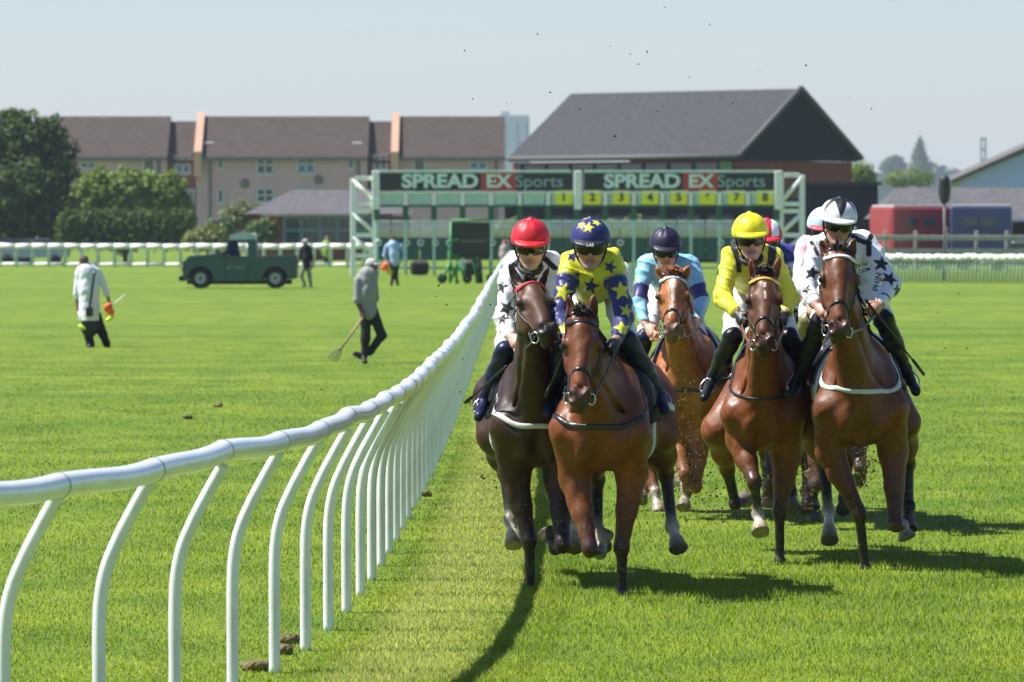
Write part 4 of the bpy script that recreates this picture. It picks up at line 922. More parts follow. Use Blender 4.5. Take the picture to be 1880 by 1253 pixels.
def wooden_fence():
    d = 262; x0, x1 = X_(1570, d), X_(1960, d); r = empty('wooden_fence', (x0, d, 0), label='grey wooden fence of two rails in front of the red and blue horseboxes', cat='fence')
    for z in (.62, 1.25): MB().box(((x1-x0)/2, 0, z+.42), ((x1-x0)/2, .03, .12), 0, .02).build('fence_rail', m_wood, r)
    for i in range(8): MB().box((i*(x1-x0)/7, .08, 1.0), (.08, .05, 1.0+.18*(i % 3 == 0)), 0, .02).build('fence_post', m_wood, r)
wooden_fence()
# ---- starting gate
m_gw = mat('gate_white', (.84, .87, .84), .5, noise=(4, .1)); m_gp = mat('gate_pale_green', (.46, .63, .57), .55, noise=(3, .12)); m_gd = mat('gate_dark_green', (.012, .10, .045), .5, noise=(3, .2)); m_gdoor = mat('gate_door_green', (.010, .075, .060), .5, noise=(2, .2))
m_sign = mat('sign_black', (.018, .020, .022), .5); m_red = mat('sign_red', (.50, .04, .04), .5); m_num = mat('number_yellow', (.90, .84, .02), .5); m_prt = mat('sign_print', (.72, .84, .82), .5)
def gate():
    d = 245; k = d/FPX; r = empty('starting_gate', (X_(1060, d), d, 0), label='wide green and white starting gate with stalls and black sign boards', cat='gate'); ox = X_(1060, d)
    x = lambda px: X_(px, d)-ox
    z = lambda py: Z_(py, d)
    for n, (a, b) in enumerate(((697, 1049), (1073, 1422))):
        sb = MB().box(((x(a)+x(b))/2, 0, (z(318)+z(350))/2), ((x(b)-x(a))/2, .06, (z(318)-z(350))/2), 0, .01).build('sign_board', m_sign, r)
        c0 = a+186 if n == 0 else a+181; zc = z(334)
        rp = MB().box((x(c0+32), -.07, zc), (32*k, .012, 16.5*k), 0, .004).build('red_panel', m_red, sb)
        text_obj('lettering', 'SPREAD', .84, m_prt, sb, (x(c0-75), -.075, zc), bold=.034, sx=1.17)
        text_obj('lettering', 'EX', .80, m_prt, sb, (x(c0+32), -.095, zc), bold=.028, sx=1.15)
        text_obj('lettering', 'Sports', .76, mat('sign_print_dim', (.30, .44, .44), .5), sb, (x(c0+107), -.075, zc), bold=.004, sx=1.10)
        MB().box(((x(a)+x(b))/2, 0, z(315.5)), ((x(b)-x(a))/2, .10, 2.2*k), 0, .01).build('top_rail', m_gp, r)
    for px in (690, 1061, 1429): MB().box((x(px), -.02, (z(314)+z(385))/2), (.17, .12, (z(314)-z(385))/2), 0, .02).build('sign_post', m_gw, r)
    stalls = [692+52.4*i for i in range(15)]
    for i, px in enumerate(stalls):
        MB().box((x(px), .0, (z(378)+z(404))/2), (.13, .12, (z(378)-z(404))/2), 0, .02).build('stall_post', m_gd, r)
        p2 = MB(); p2.box((x(px), 0, (z(404)+.25)/2), (.075, .10, (z(404)-.25)/2), 0, .02); p2.box((x(px), 1.4, z(378)/2), (.06, .06, z(378)/2-.02), 0, .01); p2.box((x(px), .7, .3), (.05, .75, .06), 0, .01); p2.build('stall_frame', m_gp, r)
        MB().box((x(px), -.05, z(366)), (.10, .05, 13*k), 0, .01).build('stall_bracket', m_gw, r)
        if i < 14:
            mx = (x(px)+x(px+52.4))/2
            MB().box((mx, .0, z(365)), (20*k, .05, 12*k), 0, .01).build('canopy_panel', m_gp, r)
            MB().box((mx, -.02, z(353.5)), (24*k, .09, 1.6*k), 0, .01).build('canopy_edge', m_gw, r)
            MB().box((mx, .05, z(378.5)), (26*k, .15, 2*k), 0, .01).build('lintel', m_gd, r)
            for s in (-1, 1):       # one double door per stall
                c = mx+s*12.6*k; g = MB()
                for q in range(6): g.tube([(c+(q-2.5)*4*k, -.04, z(437)), (c+(q-2.5)*4*k, -.04, z(406))], .030, 6)
                g.tube([(c-11.5*k, -.04, z(406)), (c+11.5*k, -.04, z(406))], .05, 6)
                dr = g.build('stall_door', m_gw, r)
                MB().box((c, -.04, (z(437)+z(478))/2), (11.8*k, .05, (z(437)-z(478))/2), 0, .02).build('door_panel', m_gdoor, dr)
                if i in (0, 1, 2, 4, 7, 8, 10, 12):
                    t = MB(); t.tube([(c-11*k+.12*math.cos(a), -.12, z(446)+.12*math.sin(a)) for a in np.linspace(0, 6.28, 13)], .035, 6, caps=False); t.build('door_ring', m_gw, dr)
    for i in range(8):
        px = 1035+52.8*i; pl = MB().box((x(px), -.08, z(363)), (15.5*k, .02, 13*k), 0, .005).build('number_plate', m_num, r)
        text_obj('lettering', str(i+1), .50, m_sign, pl, (x(px), -.105, z(363)), bold=.02)
    for a, b, t in ((648, 688, 328), (1434, 1473, 322)):
        f = MB()
        for px in (a, b): f.box((x(px), .1, z(t)/2), (.12, .09, z(t)/2), 0, .02)
        hs_ = (t, 375, 388, 432, 470)
        for py in hs_: f.box(((x(a)+x(b))/2, .1, z(py)), ((x(b)-x(a))/2-.13, .06, .10), 0, .01)
        for y0, y1 in ((t+3, 372), (392, 429), (435, 468)):
            p0, p1 = ((a, y0), (b, y1)) if a < 900 else ((b, y0), (a, y1)); f.tube([(x(p0[0]), .1, z(p0[1])), (x(p1[0]), .1, z(p1[1]))], .11, 6)
        f.build('side_frame', m_gw, r)
    for px in (770, 868, 960, 1110, 1230, 1350): 
        wl = MB().box((x(px), .6, .36), (.42, .35, .32), 0, .12); wl.build('wheel_box', mat('tyre', (.015, .016, .016), .8), r)
    rr = MB()
    for zz, yy in ((z(378), 1.4), (1.2, 1.45), (.35, 1.4)): rr.box((0, yy, zz), (x(1425)-.0, .06, .06), 0, .01)
    rr.build('rear_rail', m_gp, r)
gate()
def banner():
    d = 214; r = empty('banner_stand', (X_(865, d), d, 0), label='black padded banner on a green wheeled frame left of the red capped jockey', cat='banner'); ox = X_(865, d); x = lambda p: X_(p, d)-ox; z = lambda p: Z_(p, d)
    MB().box((0, 0, (z(408)+z(474))/2), (35*d/FPX, .10, 33*d/FPX), 0, .05).build('panel', mat('banner_black', (.022, .026, .022), .7, noise=(1.5, .4)), r)
    MB().box((x(869), -.11, z(443)), (24*d/FPX, .01, 3*d/FPX)).build('print_strip', mat('banner_grey', (.10, .11, .10), .7), r)
    f = MB()
    for p, q in (((828, 408), (826, 520)), ((840, 470), (838, 522)), ((822, 495), (845, 495)), ((823, 470), (842, 470)), ((808, 522), (828, 480)), ((858, 524), (840, 480)), ((822, 445), (842, 440)), ((900, 480), (902, 520)), ((868, 478), (876, 520)), ((830, 405), (900, 404)), ((826, 480), (842, 520)), ((842, 480), (826, 520))):
        f.tube([(x(p[0]), -.1, z(p[1])), (x(q[0]), -.15, z(q[1]))], .055, 6)
    f.build('frame', mat('frame_green', (.015, .22, .06), .5), r)
    for p in (812, 858, 902): MB().lathe([(.02, -.06), (.16, -.06), (.2, 0), (.16, .06), (.02, .06)], 14, (x(p), -.1, .22), 1).build('wheel', MATS['tyre'], r)
    MB().tube([(x(876), 0, z(476)), (x(880), .1, z(520))], .16, 10).build('leg', mat('banner_leg', (.03, .035, .03), .7), r)
banner()
# ---- pickup
def pickup():
    d = 200; k = d/FPX; m_p = mat('pickup_green', (.020, .066, .056), .4, .5, noise=(2, .12), coat=.2); m_roof = mat('pickup_roof', (.42, .52, .50), .4); m_t = mat('tyre_rubber', (.012, .012, .012), .85); m_rim = mat('rim_grey', (.38, .43, .40), .5); m_gl = mat('window_glass', (.35, .42, .40), .05, .5, trans=.9)
    r = empty('pickup_truck', (X_(440, d), d, 0), label='dark green pickup truck with pale cab roof facing left on the paddock', cat='pickup'); ox = X_(440, d); x = lambda p: X_(p, d)-ox; z = lambda p: Z_(p, d)
    W_ = .84
    def slab(name, poly, y0, y1, m_, par=r): return MB().prism([(x(a), z(b)) for a, b in poly], y0, y1).build(name, m_, par)
    arch = lambda c, R_: [(c+R_*math.cos(t), 513-R_*math.sin(t)) for t in np.linspace(math.pi, 0, 9)]
    slab('body', [(338, 515), (336, 482), (345, 476), (408, 471), (410, 469), (470, 469), (472, 471), (543, 468), (543, 512)][:0]+[(345, 514)]+arch(370, 24)+[(396, 516)]+[(482, 516)]+arch(507, 24)+[(532, 513), (543, 512), (543, 468), (474, 471), (410, 470), (345, 476), (337, 482), (338, 512)], -W_, W_, m_p)
    slab('hood', [(342, 476), (408, 471), (408, 466), (350, 470)], -W_+.1, W_-.1, mat('hood_green', (.05, .085, .08), .35))
    rf = [(421, 438), (425, 431), (440, 428), (462, 428), (470, 432), (471, 440), (424, 441)]
    slab('cab_roof', rf, -.76, .76, m_roof)
    for s in (-1, 1):
        y0, y1 = (s*.80, s*.70) if s < 0 else (.70, .80)
        slab('front_pillar', [(411, 471), (416, 471), (426, 440), (422, 440)], y0, y1, m_p); slab('rear_pillar', [(457, 470), (474, 471), (471, 440), (456, 440)], y0, y1, m_p)
    slab('cab_back', [(470, 471), (474, 471), (471, 440), (468, 440)], -.7, .7, m_p)
    slab('windscreen', [(411.6, 470), (413, 470), (424, 441), (422.6, 441)], -.69, .69, m_gl)
    slab('tailgate', [(543, 511), (546, 511), (546, 470), (543, 470)], -.8, .8, m_p)
    slab('bumper', [(331, 516), (340, 516), (340, 507), (331, 507)], -.85, .85, m_t)
    MB().lathe([(.001, -.03), (.11, -.02), (.11, .04), (.001, .04)], 12, (x(337), -.55, z(493)), 0).build('headlight', mat('lamp_glass', (.6, .55, .5), .1), r)
    MB().box((x(337), -.78, z(494)), (.04, .05, .06)).build('indicator', mat('indicator_orange', (.7, .15, .02), .3), r)
    MB().box((x(436), -W_-.004, z(491)), (18*k, .004, 3.5*k)).build('door_sign', mat('door_sign_green', (.08, .16, .14), .6, noise=(6, .8)), r)
    for px in (416, 457): MB().box((x(px), -W_-.003, z(493)), (.012, .004, 21*k)).build('door_seam', m_t, r)
    MB().box((x(412), -.95, z(466)), (.05, .12, .08), 0, .02).build('mirror', m_t, r)
    for px in (370, 507):
        for s in (-1, 1):
            wl = MB().lathe([(.2, -.12), (.33, -.12), (.375, -.06), (.375, .06), (.33, .12), (.2, .12)], 24, (x(px), s*.72, .37), 1).build('wheel', m_t, r)
            MB().lathe([(.001, -.10), (.07, -.11), (.09, -.07), (.20, -.09), (.235, -.125), (.24, .09), (.001, .09)], 20, (x(px), s*.72, .37), 1).build('rim', m_rim, wl)
            MB().lathe([(.001, -.135), (.05, -.13), (.06, -.10)], 10, (x(px), s*.72, .37), 1).build('hub', m_t, wl)
    slab('wheel_well', [(346, 512), (346, 486), (396, 484), (484, 484), (535, 484), (535, 512)], -.60, .60, m_t)
    MB().box((0, 0, z(518)), (95*k, .6, .08)).build('chassis', m_t, r)
    st_ = MB().lathe([(.001, 0), (.05, 0)], 8, (x(424), 0, z(465)), 0); st_.tube([(x(424)+.1*math.cos(.4)*0, .35+.18*math.cos(t), z(466)+.18*math.sin(t)) for t in np.linspace(0, 6.28, 14)], .02, 5); st_.build('steering_wheel', m_t, r)
pickup()
# ---- people on the grass
def figure(label, d, top, legs, c_top, c_leg, head, headc, res=.014, skin=SKIN, hem=None, lookv=(0, -1, 0), capc=None, shoes=True, feet=None, arms=(), sleeve_end=1.0, yoff=0.0):
    q = lambda t: P(t[0], t[1], d+(t[2] if len(t) > 2 else 0)); base = P(head[0], 408, d); inv = np.array((base[0], d, 0)); root = empty('person', tuple(inv), label=label, cat='person')
    hd = q(head); F = nz(lookv); U = np.array((0, 0, 1.)); U = nz(U-F*(U@F))
    hpv, hf = head_prims(hd, F, U, 1.05, skin)
    tor = [C(q(a), q(b), ra, rb, .09, c_top) for a, b, ra, rb in top]; lg = [C(q(a), q(b), ra, rb, .05, c_leg) for a, b, ra, rb in legs]
    am, fa, hn = [], [], []
    for s, e, w_ in arms:
        s, e, w_ = q(s), q(e), q(w_); am.append(C(s, e, .068, .058, .04, c_top)); fe = e+(w_-e)*sleeve_end
        am.append(C(e, fe, .056, .046, .03, c_top)); fa.append(C(e, w_, .042, .030, .02, skin)); hn += hand_prims(w_, w_+nz(w_-e)*.075, np.array((0, -1., 0)), np.array((.1, -.6, .6)), 1.0, skin)
    neck = C(hd-np.array((0, 0, .06)), q(top[0][0]), .055, .065, .03, skin)
    body = [dict(p, ra=p['ra']*.8, rb=p['rb']*.8, col=c_leg if hem else p['col']) for p in tor]+[dict(p, ra=p['ra']*.8, rb=p['rb']*.8) for p in lg+am]+[neck]+hpv+fa+hn
    if feet: body += [C(q(a), q(b), .035, .03, .02, skin) for a, b in feet]
    V, F_ = sculpt(body, res); link_mesh('body', np_mesh('body', V-inv, F_, col=paint(body, V, .004)), m_skin, root)
    fo = lambda X: .0045*np.sin(X[:, 2]*30+3*np.sin(X[:, 0]*14))*np.sin(X[:, 0]*19+X[:, 2]*11)
    V, F_ = sculpt(tor+am, res, disp=fo, clip=(None if hem is None else (lambda X: Z_(hem, d)-X[:, 2]))); link_mesh('top', np_mesh('top', V-inv, F_, col=paint(tor+am, V)), m_silk_matte, root)
    V, F_ = sculpt(lg, res, disp=fo); link_mesh('trousers', np_mesh('trousers', V-inv, F_, col=paint(lg, V)), m_silk_matte, root)
    for a, b in (feet or ()):
        sp = [C(q(a), q(b), .055, .045, .03)]; V, F_ = sculpt(sp, res, clip=lambda X: -X[:, 2]+.0); link_mesh('shoe', np_mesh('shoe', V-inv, F_), m_leather, root)
    M = np.array((np.cross(F, U), F, U))
    hr = [E(hf(0, -.02, .055), np.array((.085, .103, .085))*1.06, M, .02)]
    if capc: hr.append(E(hf(0, .10, .055), np.array((.065, .06, .012)), M, .015))
    V, F_ = sculpt(hr, res, clip=lambda X: -((X-hf(0, .045, .01))@nz(U*.9-F*.5)), disp=lambda X: .004*np.sin(X[:, 0]*90)*np.sin(X[:, 2]*80)); link_mesh('cap' if capc else 'hair', np_mesh('hair', V-inv, F_, col=np.tile(np.array(capc or headc, float), (len(V), 1))), m_silk_matte, root)
    return root
m_silk_matte = mat('plain_cloth', rough=.8, spec=.2, attr='Col', noise=(8, .08), bump=(10, .3))
GREY = (.25, .26, .27); BLKC = (.012, .012, .014)
figure('man seen from behind in a long white coat and black trousers on the left paddock', 105.6, [((160, 500), (163, 530), .19, .19), ((148, 501), (178, 501), .085, .085), ((163, 530), (165, 603), .19, .215)], [((157, 580), (162, 610), .10, .09), ((162, 610), (166, 634), .09, .085), ((177, 580), (188, 612), .10, .085), ((188, 612), (196, 632), .085, .075)],
       (.66, .70, .74), BLKC, (154, 483), (.10, .08, .07), lookv=(-.35, 1, -.3), skin=(.30, .15, .10), arms=(((144, 505), (140, 540), (142, 567)), ((184, 506), (196, 538), (201, 556))), sleeve_end=.25, feet=(((166, 633), (164, 637, -.15)), ((197, 630), (199, 636, .12))), hem=589)
bg = MB(); bg.box((0, 0, 0), (.07, .05, .09), 0, .02); bg.build('satchel', m_leather, tag(empty('shoulder_bag', tuple(P(164, 573, 105.33)), label='small black bag hanging by a strap across the white coat', cat='bag')))
sb_ = MB(); sb_.ribbon([np.array(t)-P(164, 573, 105.33) for t in (P(175, 494, 105.40), P(173, 505, 105.33), P(168, 540, 105.33), P(164, 567, 105.31))], [np.array((0, -1, 0))]*4, .022, .008); sb_.build('strap', m_leather, [o for o in bpy.data.objects if o.name == 'shoulder_bag'][0])
def flag(label, d, pts, cols, stick):
    c = P(*pts[0][:2], d); r = empty('flag', tuple(c), label=label, cat='flag')
    for n, ((px, py, rr), cl) in enumerate(zip(pts, cols)):
        V, F_ = sculpt([E(P(px, py, d), (rr, rr*.5, rr*1.05), None, .02), E(P(px+3, py+4, d), (rr*.7, rr*.4, rr*.8), None, .03)], .02, disp=lambda X: .05*np.sin(X[:, 0]*25+3*np.sin(X[:, 2]*18))*np.sin(X[:, 2]*14)); link_mesh('cloth', np_mesh('cloth', V-c, F_), mat('flag_%.2f_%.2f' % cl[:2], cl, .6), r)
    MB().tube([P(*stick[0], d)-c, P(*stick[1], d)-c], .014, 6).build('stick', m_railw, r)
ORG, LIME = (.85, .12, .02), (.55, .72, .03)
flag('orange and lime flag rolled in the right hand of the man in the white coat', 105.4, [(200, 568, .11), (199, 579, .09)], [ORG, LIME], [(205, 562), (229, 542)])
flag('small lime flag in the left hand of the man in the white coat', 105.4, [(148, 600, .05)], [LIME], [(143, 572), (150, 598)])
figure('bearded man in grey sweater and pale cap walking with a fork on the left paddock', 93.5, [((676, 505), (670, 540), .16, .17), ((664, 510), (684, 508), .085, .085), ((670, 540), (676, 572), .17, .165)], [((672, 572), (671, 622), .10, .08), ((671, 622), (669, 655), .075, .06), ((684, 572), (701, 616), .10, .08), ((701, 616), (680, 645, .1), .078, .065), ((680, 645, .1), (662, 654, .12), .062, .055)],
       GREY, (.018, .02, .024), (683, 490), (.5, .5, .5), lookv=(.8, -.55, -.12), skin=(.12, .055, .035), capc=(.42, .43, .42), arms=(((657, 515, -.1), (655, 552, -.15), (664, 575, -.18)), ((686, 515, .15), (690, 548, .2), (684, 570, .15))), sleeve_end=.15, feet=(((668, 656), (670, 666, -.16)), ((662, 654, .12), (652, 650, .1))))
fk = empty('garden_fork', tuple(P(667, 582, 93.3)), label='long handled fork held low by the man in the grey sweater', cat='fork'); fo_ = P(667, 582, 93.3)
MB().tube([P(667, 582, 93.3)-fo_, P(626, 641, 93.3)-fo_], .020, 8).build('handle', mat('fork_handle', (.34, .25, .13), .6), fk)
tn = MB()
for i in range(5): tn.tube(spline([P(626, 641, 93.3)-fo_, P(620+(i-2)*3.2, 647+(i-2)*1.6, 93.3)-fo_, P(609+(i-2)*3.5, 662+(i-2)*2.2, 93.3)-fo_], 6), .008, 5)
tn.build('tines', mat('fork_steel', (.2, .2, .19), .5, metal=.6), fk)
figure('man in pale blue shirt and dark trousers walking away before the starting gate', 207, [((722, 450), (724, 466), .19, .19), ((711, 452), (736, 452), .08, .08), ((724, 466), (725, 482), .19, .18)], [((719, 482), (722, 503), .11, .08), ((722, 503), (719, 522), .075, .06), ((729, 482), (727, 505), .11, .08), ((727, 505), (730, 522), .075, .06)],
       (.34, .48, .72), (.02, .022, .035), (721, 439), (.12, .09, .08), res=.022, lookv=(.1, 1, -.2), arms=(((709, 454), (705, 470), (710, 482)), ((738, 454), (743, 468), (738, 478))), feet=(((719, 522), (717, 525, -.1)), ((730, 522), (731, 525, -.1))))
flag('orange and yellow flag carried by the man in the blue shirt', 206.8, [(707, 490, .17), (713, 497, .13)], [ORG, (.75, .6, .02)], [(708, 480), (714, 505)])
figure('man in black shirt and grey trousers standing behind the pickup', 204, [((562, 455), (563, 475), .15, .16), ((556, 457), (569, 457), .075, .075), ((563, 475), (563, 488), .16, .16)], [((560, 488), (553, 505), .10, .08), ((553, 505), (560, 525), .075, .06), ((566, 488), (568, 506), .10, .08), ((568, 506), (571, 525), .075, .06)],
       BLKC, (.20, .22, .22), (560, 446), (.5, .4, .4), res=.022, lookv=(-.9, -.4, 0), skin=(.25, .12, .08), capc=(.5, .46, .46), arms=(((554, 459), (551, 473), (546, 487)), ((570, 459), (573, 475), (573, 490))), sleeve_end=.1, feet=(((559, 524), (556, 527, -.1)), ((571, 524), (568, 528, -.1))))
figure('person in a lime vest standing behind the far white rail', 301, [((600, 447), (600, 460), .2, .2), ((594, 447), (606, 447), .09, .09), ((600, 460), (600, 468), .2, .19)], [((597, 468), (597, 485), .11, .09), ((603, 468), (603, 485), .11, .09)], (.26, .42, .08), (.03, .04, .06), (600, 437), (.1, .07, .05), res=.03, lookv=(-.3, -1, 0), arms=(((592, 448), (590, 458), (592, 468)), ((608, 448), (610, 458), (608, 468))), feet=(((597, 485), (597, 488)), ((603, 485), (603, 488))))
figure('driver in a blue shirt sitting in the cab of the pickup', 200.2, [((428, 450), (430, 466), .17, .19), ((423, 451), (434, 451), .075, .075), ((430, 466), (432, 474), .19, .19)], [((432, 476), (420, 478), .10, .09), ((420, 478), (416, 490), .08, .07)], (.05, .10, .48), BLKC, (426, 441), (.2, .2, .2), res=.025, lookv=(-1, -.3, 0), arms=(((421, 452, -.1), (421, 462, -.2), (417, 465, -.2)), ((430, 452, .2), (428, 462, .2), (424, 465, .2))))
figure('person in a red cap behind the end of the long rail', 225, [((927, 456), (927, 468), .18, .18), ((921, 457), (934, 457), .08, .08), ((927, 468), (927, 482), .18, .17)], [((924, 482), (924, 512), .10, .08), ((930, 482), (930, 512), .10, .08)], (.35, .28, .30), (.05, .06, .06), (926, 446), (.3, .05, .08), res=.03, lookv=(0, -1, 0), capc=(.30, .04, .08), arms=(((920, 458), (918, 470), (920, 480)), ((935, 458), (937, 470), (935, 480))), feet=(((924, 512), (924, 516)), ((930, 512), (930, 516))))
# ------------------------------------------------------------------ buildings
m_slate = mat('slate_roof', (.040, .041, .047), .8, .25, noise=(5, .38, (.5, .5, 2.5)), bump=(6, .5, (1, 1, 4)))
m_tile = mat('brown_tile_roof', (.062, .047, .040), .85, .2, noise=(4, .40, (.35, .35, 3)), bump=(5, .5, (1, 1, 5)))
m_rend = mat('pink_render', (.56, .355, .40), .9, .2, noise=(.35, .08)); m_brick = mat('dark_red_brick', (.18, .070, .055), .9, .2, noise=(4, .18)); m_brick2 = mat('red_brick', (.24, .075, .055), .9, .2, noise=(3, .15))
m_frame = mat('window_frame', (.55, .58, .60), .5); m_pane = mat('window_pane', (.03, .05, .07), .08, .7); m_paneb = mat('window_pane_blue', (.05, .12, .28), .12, .7)
m_verge = mat('pale_verge', (.44, .28, .19), .85, noise=(.6, .1)); m_pipe = mat('drain_pipe', (.16, .14, .15), .6)
m_tim = mat('dark_timber', (.012, .016, .025), .75, .2, noise=(1, .2, (4, 4, .3)), bump=(3, .4, (5, 5, .2)))
def window(par, cx, y, cz, w, h, n, pane, fr=m_frame):
    f = MB(); t = .07
    for a in np.linspace(-w/2, w/2, n+1): f.box((cx+a, y-.05, cz), (t, .06, h/2+.02))
    for b in (-h/2, 0 if n > 1 else None, h/2):
        if b is not None: f.box((cx, y-.055, cz+b), (w/2, .055, t))
    f.box((cx, y-.10, cz-h/2-.12), (w/2+.12, .12, .05)); o = f.build('window', fr, par)
    MB().box((cx, y-.02, cz), (w/2, .025, h/2)).build('pane', pane, o)
def flats():
    d = 500; k = d/FPX; r = empty('apartment_building', (X_(500, d), d, 0), label='long three storey block of pink rendered flats with brown tiled roofs', cat='building'); ox = X_(500, d)
    x = lambda p: X_(p, d)-ox; z = lambda p: Z_(p, d)
    ez, rz = z(284), z(212)
    secs = [(85, 306, 0), (360, 674, 0), (721, 925, 0)]; links = [(306, 360), (674, 721)]
    for n, (a, b, _) in enumerate(secs):
        x0, x1 = x(a), x(b)
        MB().box(((x0+x1)/2, 5.0, ez/2), ((x1-x0)/2, 5.0, ez/2)).build('wall', m_rend, r)
        rf = MB(); p = [(-.5, ez-.25), (5, rz), (10.5, ez-.25), (10.5, ez-.55), (5, rz-.3), (-.5, ez-.55)]
        rf.prism(p, x0-.1, x1+.1, (1, 2, 0)); ro = rf.build('roof', m_tile, r)
        MB().box(((x0+x1)/2, -.52, ez-.42), ((x1-x0)/2, .07, .12)).build('gutter', m_pipe, ro)
        if n:        # pale raking wall at the left end of the roof
            v = MB(); v.prism([(-.9, ez-2.0), (-.75, ez+.25), (5, rz+.40), (5, rz-.6), (.3, ez-1.0), (-.3, ez-2.0)], x0-.15, x0+.55, (1, 2, 0)); v.build('gable_wall', m_verge, r)
        for px in ((a+26, b-16) if n == 1 else (b-14,)): MB().box((x(px), -.06, ez/2), (.14, .06, ez/2-.4)).build('drain_pipe', m_pipe, r)
    for a, b in links:
        x0, x1 = x(a), x(b)
        MB().box(((x0+x1)/2, 5.6, ez/2), ((x1-x0)/2-.12, 4.4, ez/2)).build('link_wall', m_brick, r)
        rf = MB(); rf.prism([(.9, ez-.5), (5.3, rz-.45), (9, ez-.5), (9, ez-.8), (5.3, rz-.8), (.9, ez-.8)], x0+.12, x1-.18, (1, 2, 0)); rf.build('roof', m_tile, r)
    W1 = [(162, 298, 26, 22, 2), (274, 300, 20, 26, 1), (405, 298, 10, 22, 1), (487, 303, 29, 32, 2), (562, 302, 31, 31, 2), (644, 298, 10, 20, 1), (405, 360, 10, 24, 1), (487, 359, 29, 24, 2), (770, 302, 20, 24, 1), (878, 298, 30, 26, 2), (562, 359, 29, 24, 2), (770, 360, 20, 24, 1), (162, 360, 26, 24, 2), (274, 360, 20, 26, 1)]
    for i, (px, py, w, h, n) in enumerate(W1): window(r, x(px), -.005, z(py), w*k, h*k, n, m_paneb if px in (562, 878) else m_pane)
    for px, py, w, h in ((334, 302, 27, 32), (346, 361, 18, 24), (698, 298, 24, 26), (698, 360, 22, 24)): window(r, x(px), 1.18, z(py), w*k, h*k, 2, m_paneb)
    for px, py in ((450, 338), (585, 331)): MB().lathe([(.001, -.12), (.42, -.10), (.45, 0)], 14, (x(px), 0, z(py)), 1).build('wall_vent', m_pipe, r)
    for px in (382, 656): 
        s = MB(); s.box((x(px), 1.6, z(266)), (.45, .35, .25), 0, .05); s.build('roof_vent', m_frame, r)
flats()
def clubhouse():
    d = 340; co = P(1352, 283, d); r = empty('clubhouse', (co[0], co[1], 0), math.radians(0), label='large dark slate roofed clubhouse with a navy timber gable behind the starting gate', cat='building')
    th = math.radians(43); D = np.array((-math.cos(th), math.sin(th), 0)); G = np.array((math.sin(th), math.cos(th), 0)); Lb, Wd = 19.4, 11.9; e = co[2]; ap = Z_(163, d+4)
    pt = lambda a, b, z: D*a+G*b+np.array((0, 0, z))
    rf = MB(); t = .35
    for a in (0, Lb): pass
    pr = [(0, e), (Wd/2, ap), (Wd, e), (Wd, e-t), (Wd/2, ap-t), (0, e-t)]; n = len(pr)
    vs = [pt(-.25, b, z) for b, z in pr]+[pt(Lb, b, z) for b, z in pr]
    rf.add(vs, [tuple(range(n)), tuple(range(2*n-1, n-1, -1))]+[(i, i+n, (i+1) % n+n, (i+1) % n) for i in range(n)]); ro = rf.build('roof', m_slate, r)
    vg = MB()
    for b0, z0, b1, z1 in ((-.15, e-.2, Wd/2, ap+.08), (Wd/2, ap+.08, Wd+.15, e-.2)): vg.tube([pt(-.27, b0, z0), pt(-.27, b1, z1)], .16, 6)
    vg.tube([pt(-.25, -.1, e-.15), pt(Lb, -.1, e-.15)], .18, 6); vg.build('roof_edge', mat('roof_edge_grey', (.085, .085, .085), .7), ro)
    g = MB(); g.add([pt(-.1, .1, e-.4), pt(-.1, Wd-.1, e-.4), pt(-.1, Wd/2, ap-.4), pt(.3, .1, e-.4), pt(.3, Wd-.1, e-.4), pt(.3, Wd/2, ap-.4)], [(0, 1, 2), (5, 4, 3), (0, 3, 4, 1), (1, 4, 5, 2), (2, 5, 3, 0)]); g.build('gable', m_tim, r)
    ax = (D, G, np.array((0, 0, 1.)))
    MB().box(pt(Lb/2+.1, Wd/2, (e-.42)/2), (Lb/2-.1, Wd/2-.30, (e-.42)/2), 0, 0, ax).build('wall', m_brick2, r)
    MB().box(pt(Lb/2+.5, .25, e-1.5), (Lb/2-1.0, .06, .95), 0, 0, ax).build('window_band', m_pane, r)
    for i in range(9): MB().box(pt(1.6+i*2.1, .16, e-1.5), (.10, .05, .95), 0, 0, ax).build('mullion', m_tim, r)
    MB().box(pt(Lb/2+.5, .22, e-3.6), (Lb/2-1.0, .05, 1.1), 0, 0, ax).build('timber_panel', m_tim, r)
    MB().box(pt(1.0, .20, e-.95), (.5, .08, .5), 0, 0, ax).build('green_panel', mat('green_panel', (.14, .22, .06), .6), r)
clubhouse()
def block(name, label, d, x0, x1, ytop, depth, m_, cat='building', parts=None):
    r = empty(name, (X_((x0+x1)/2, d), d, 0), label=label, cat=cat); z = Z_(ytop, d); hw = (X_(x1, d)-X_(x0, d))/2
    MB().box((0, depth/2, z/2), (hw, depth/2, z/2), 0, .03).build('wall', m_, r); return r, hw, z
r_, hw_, z_ = block('low_building', 'low dark building under the clubhouse roof behind the starting gate', 325, 926, 1482, 372, 10, m_tim)
MB().box((0, 4.9, z_+.15), (hw_+.3, 5.3, .15), 0, .02).build('roof', m_slate, r_)
for i in range(9): MB().box((-hw_+1.2+i*2*hw_/9.3, -.06, z_*.62), (.7, .05, .6)).build('window', m_pane, r_)
r_, hw_, z_ = block('navy_building', 'dark navy timber building end between the clubhouse and the red horsebox', 318, 1476, 1612, 341, 9, m_tim)
MB().box((0, 4.5, z_+.1), (hw_+.2, 4.8, .1)).build('roof', m_slate, r_)
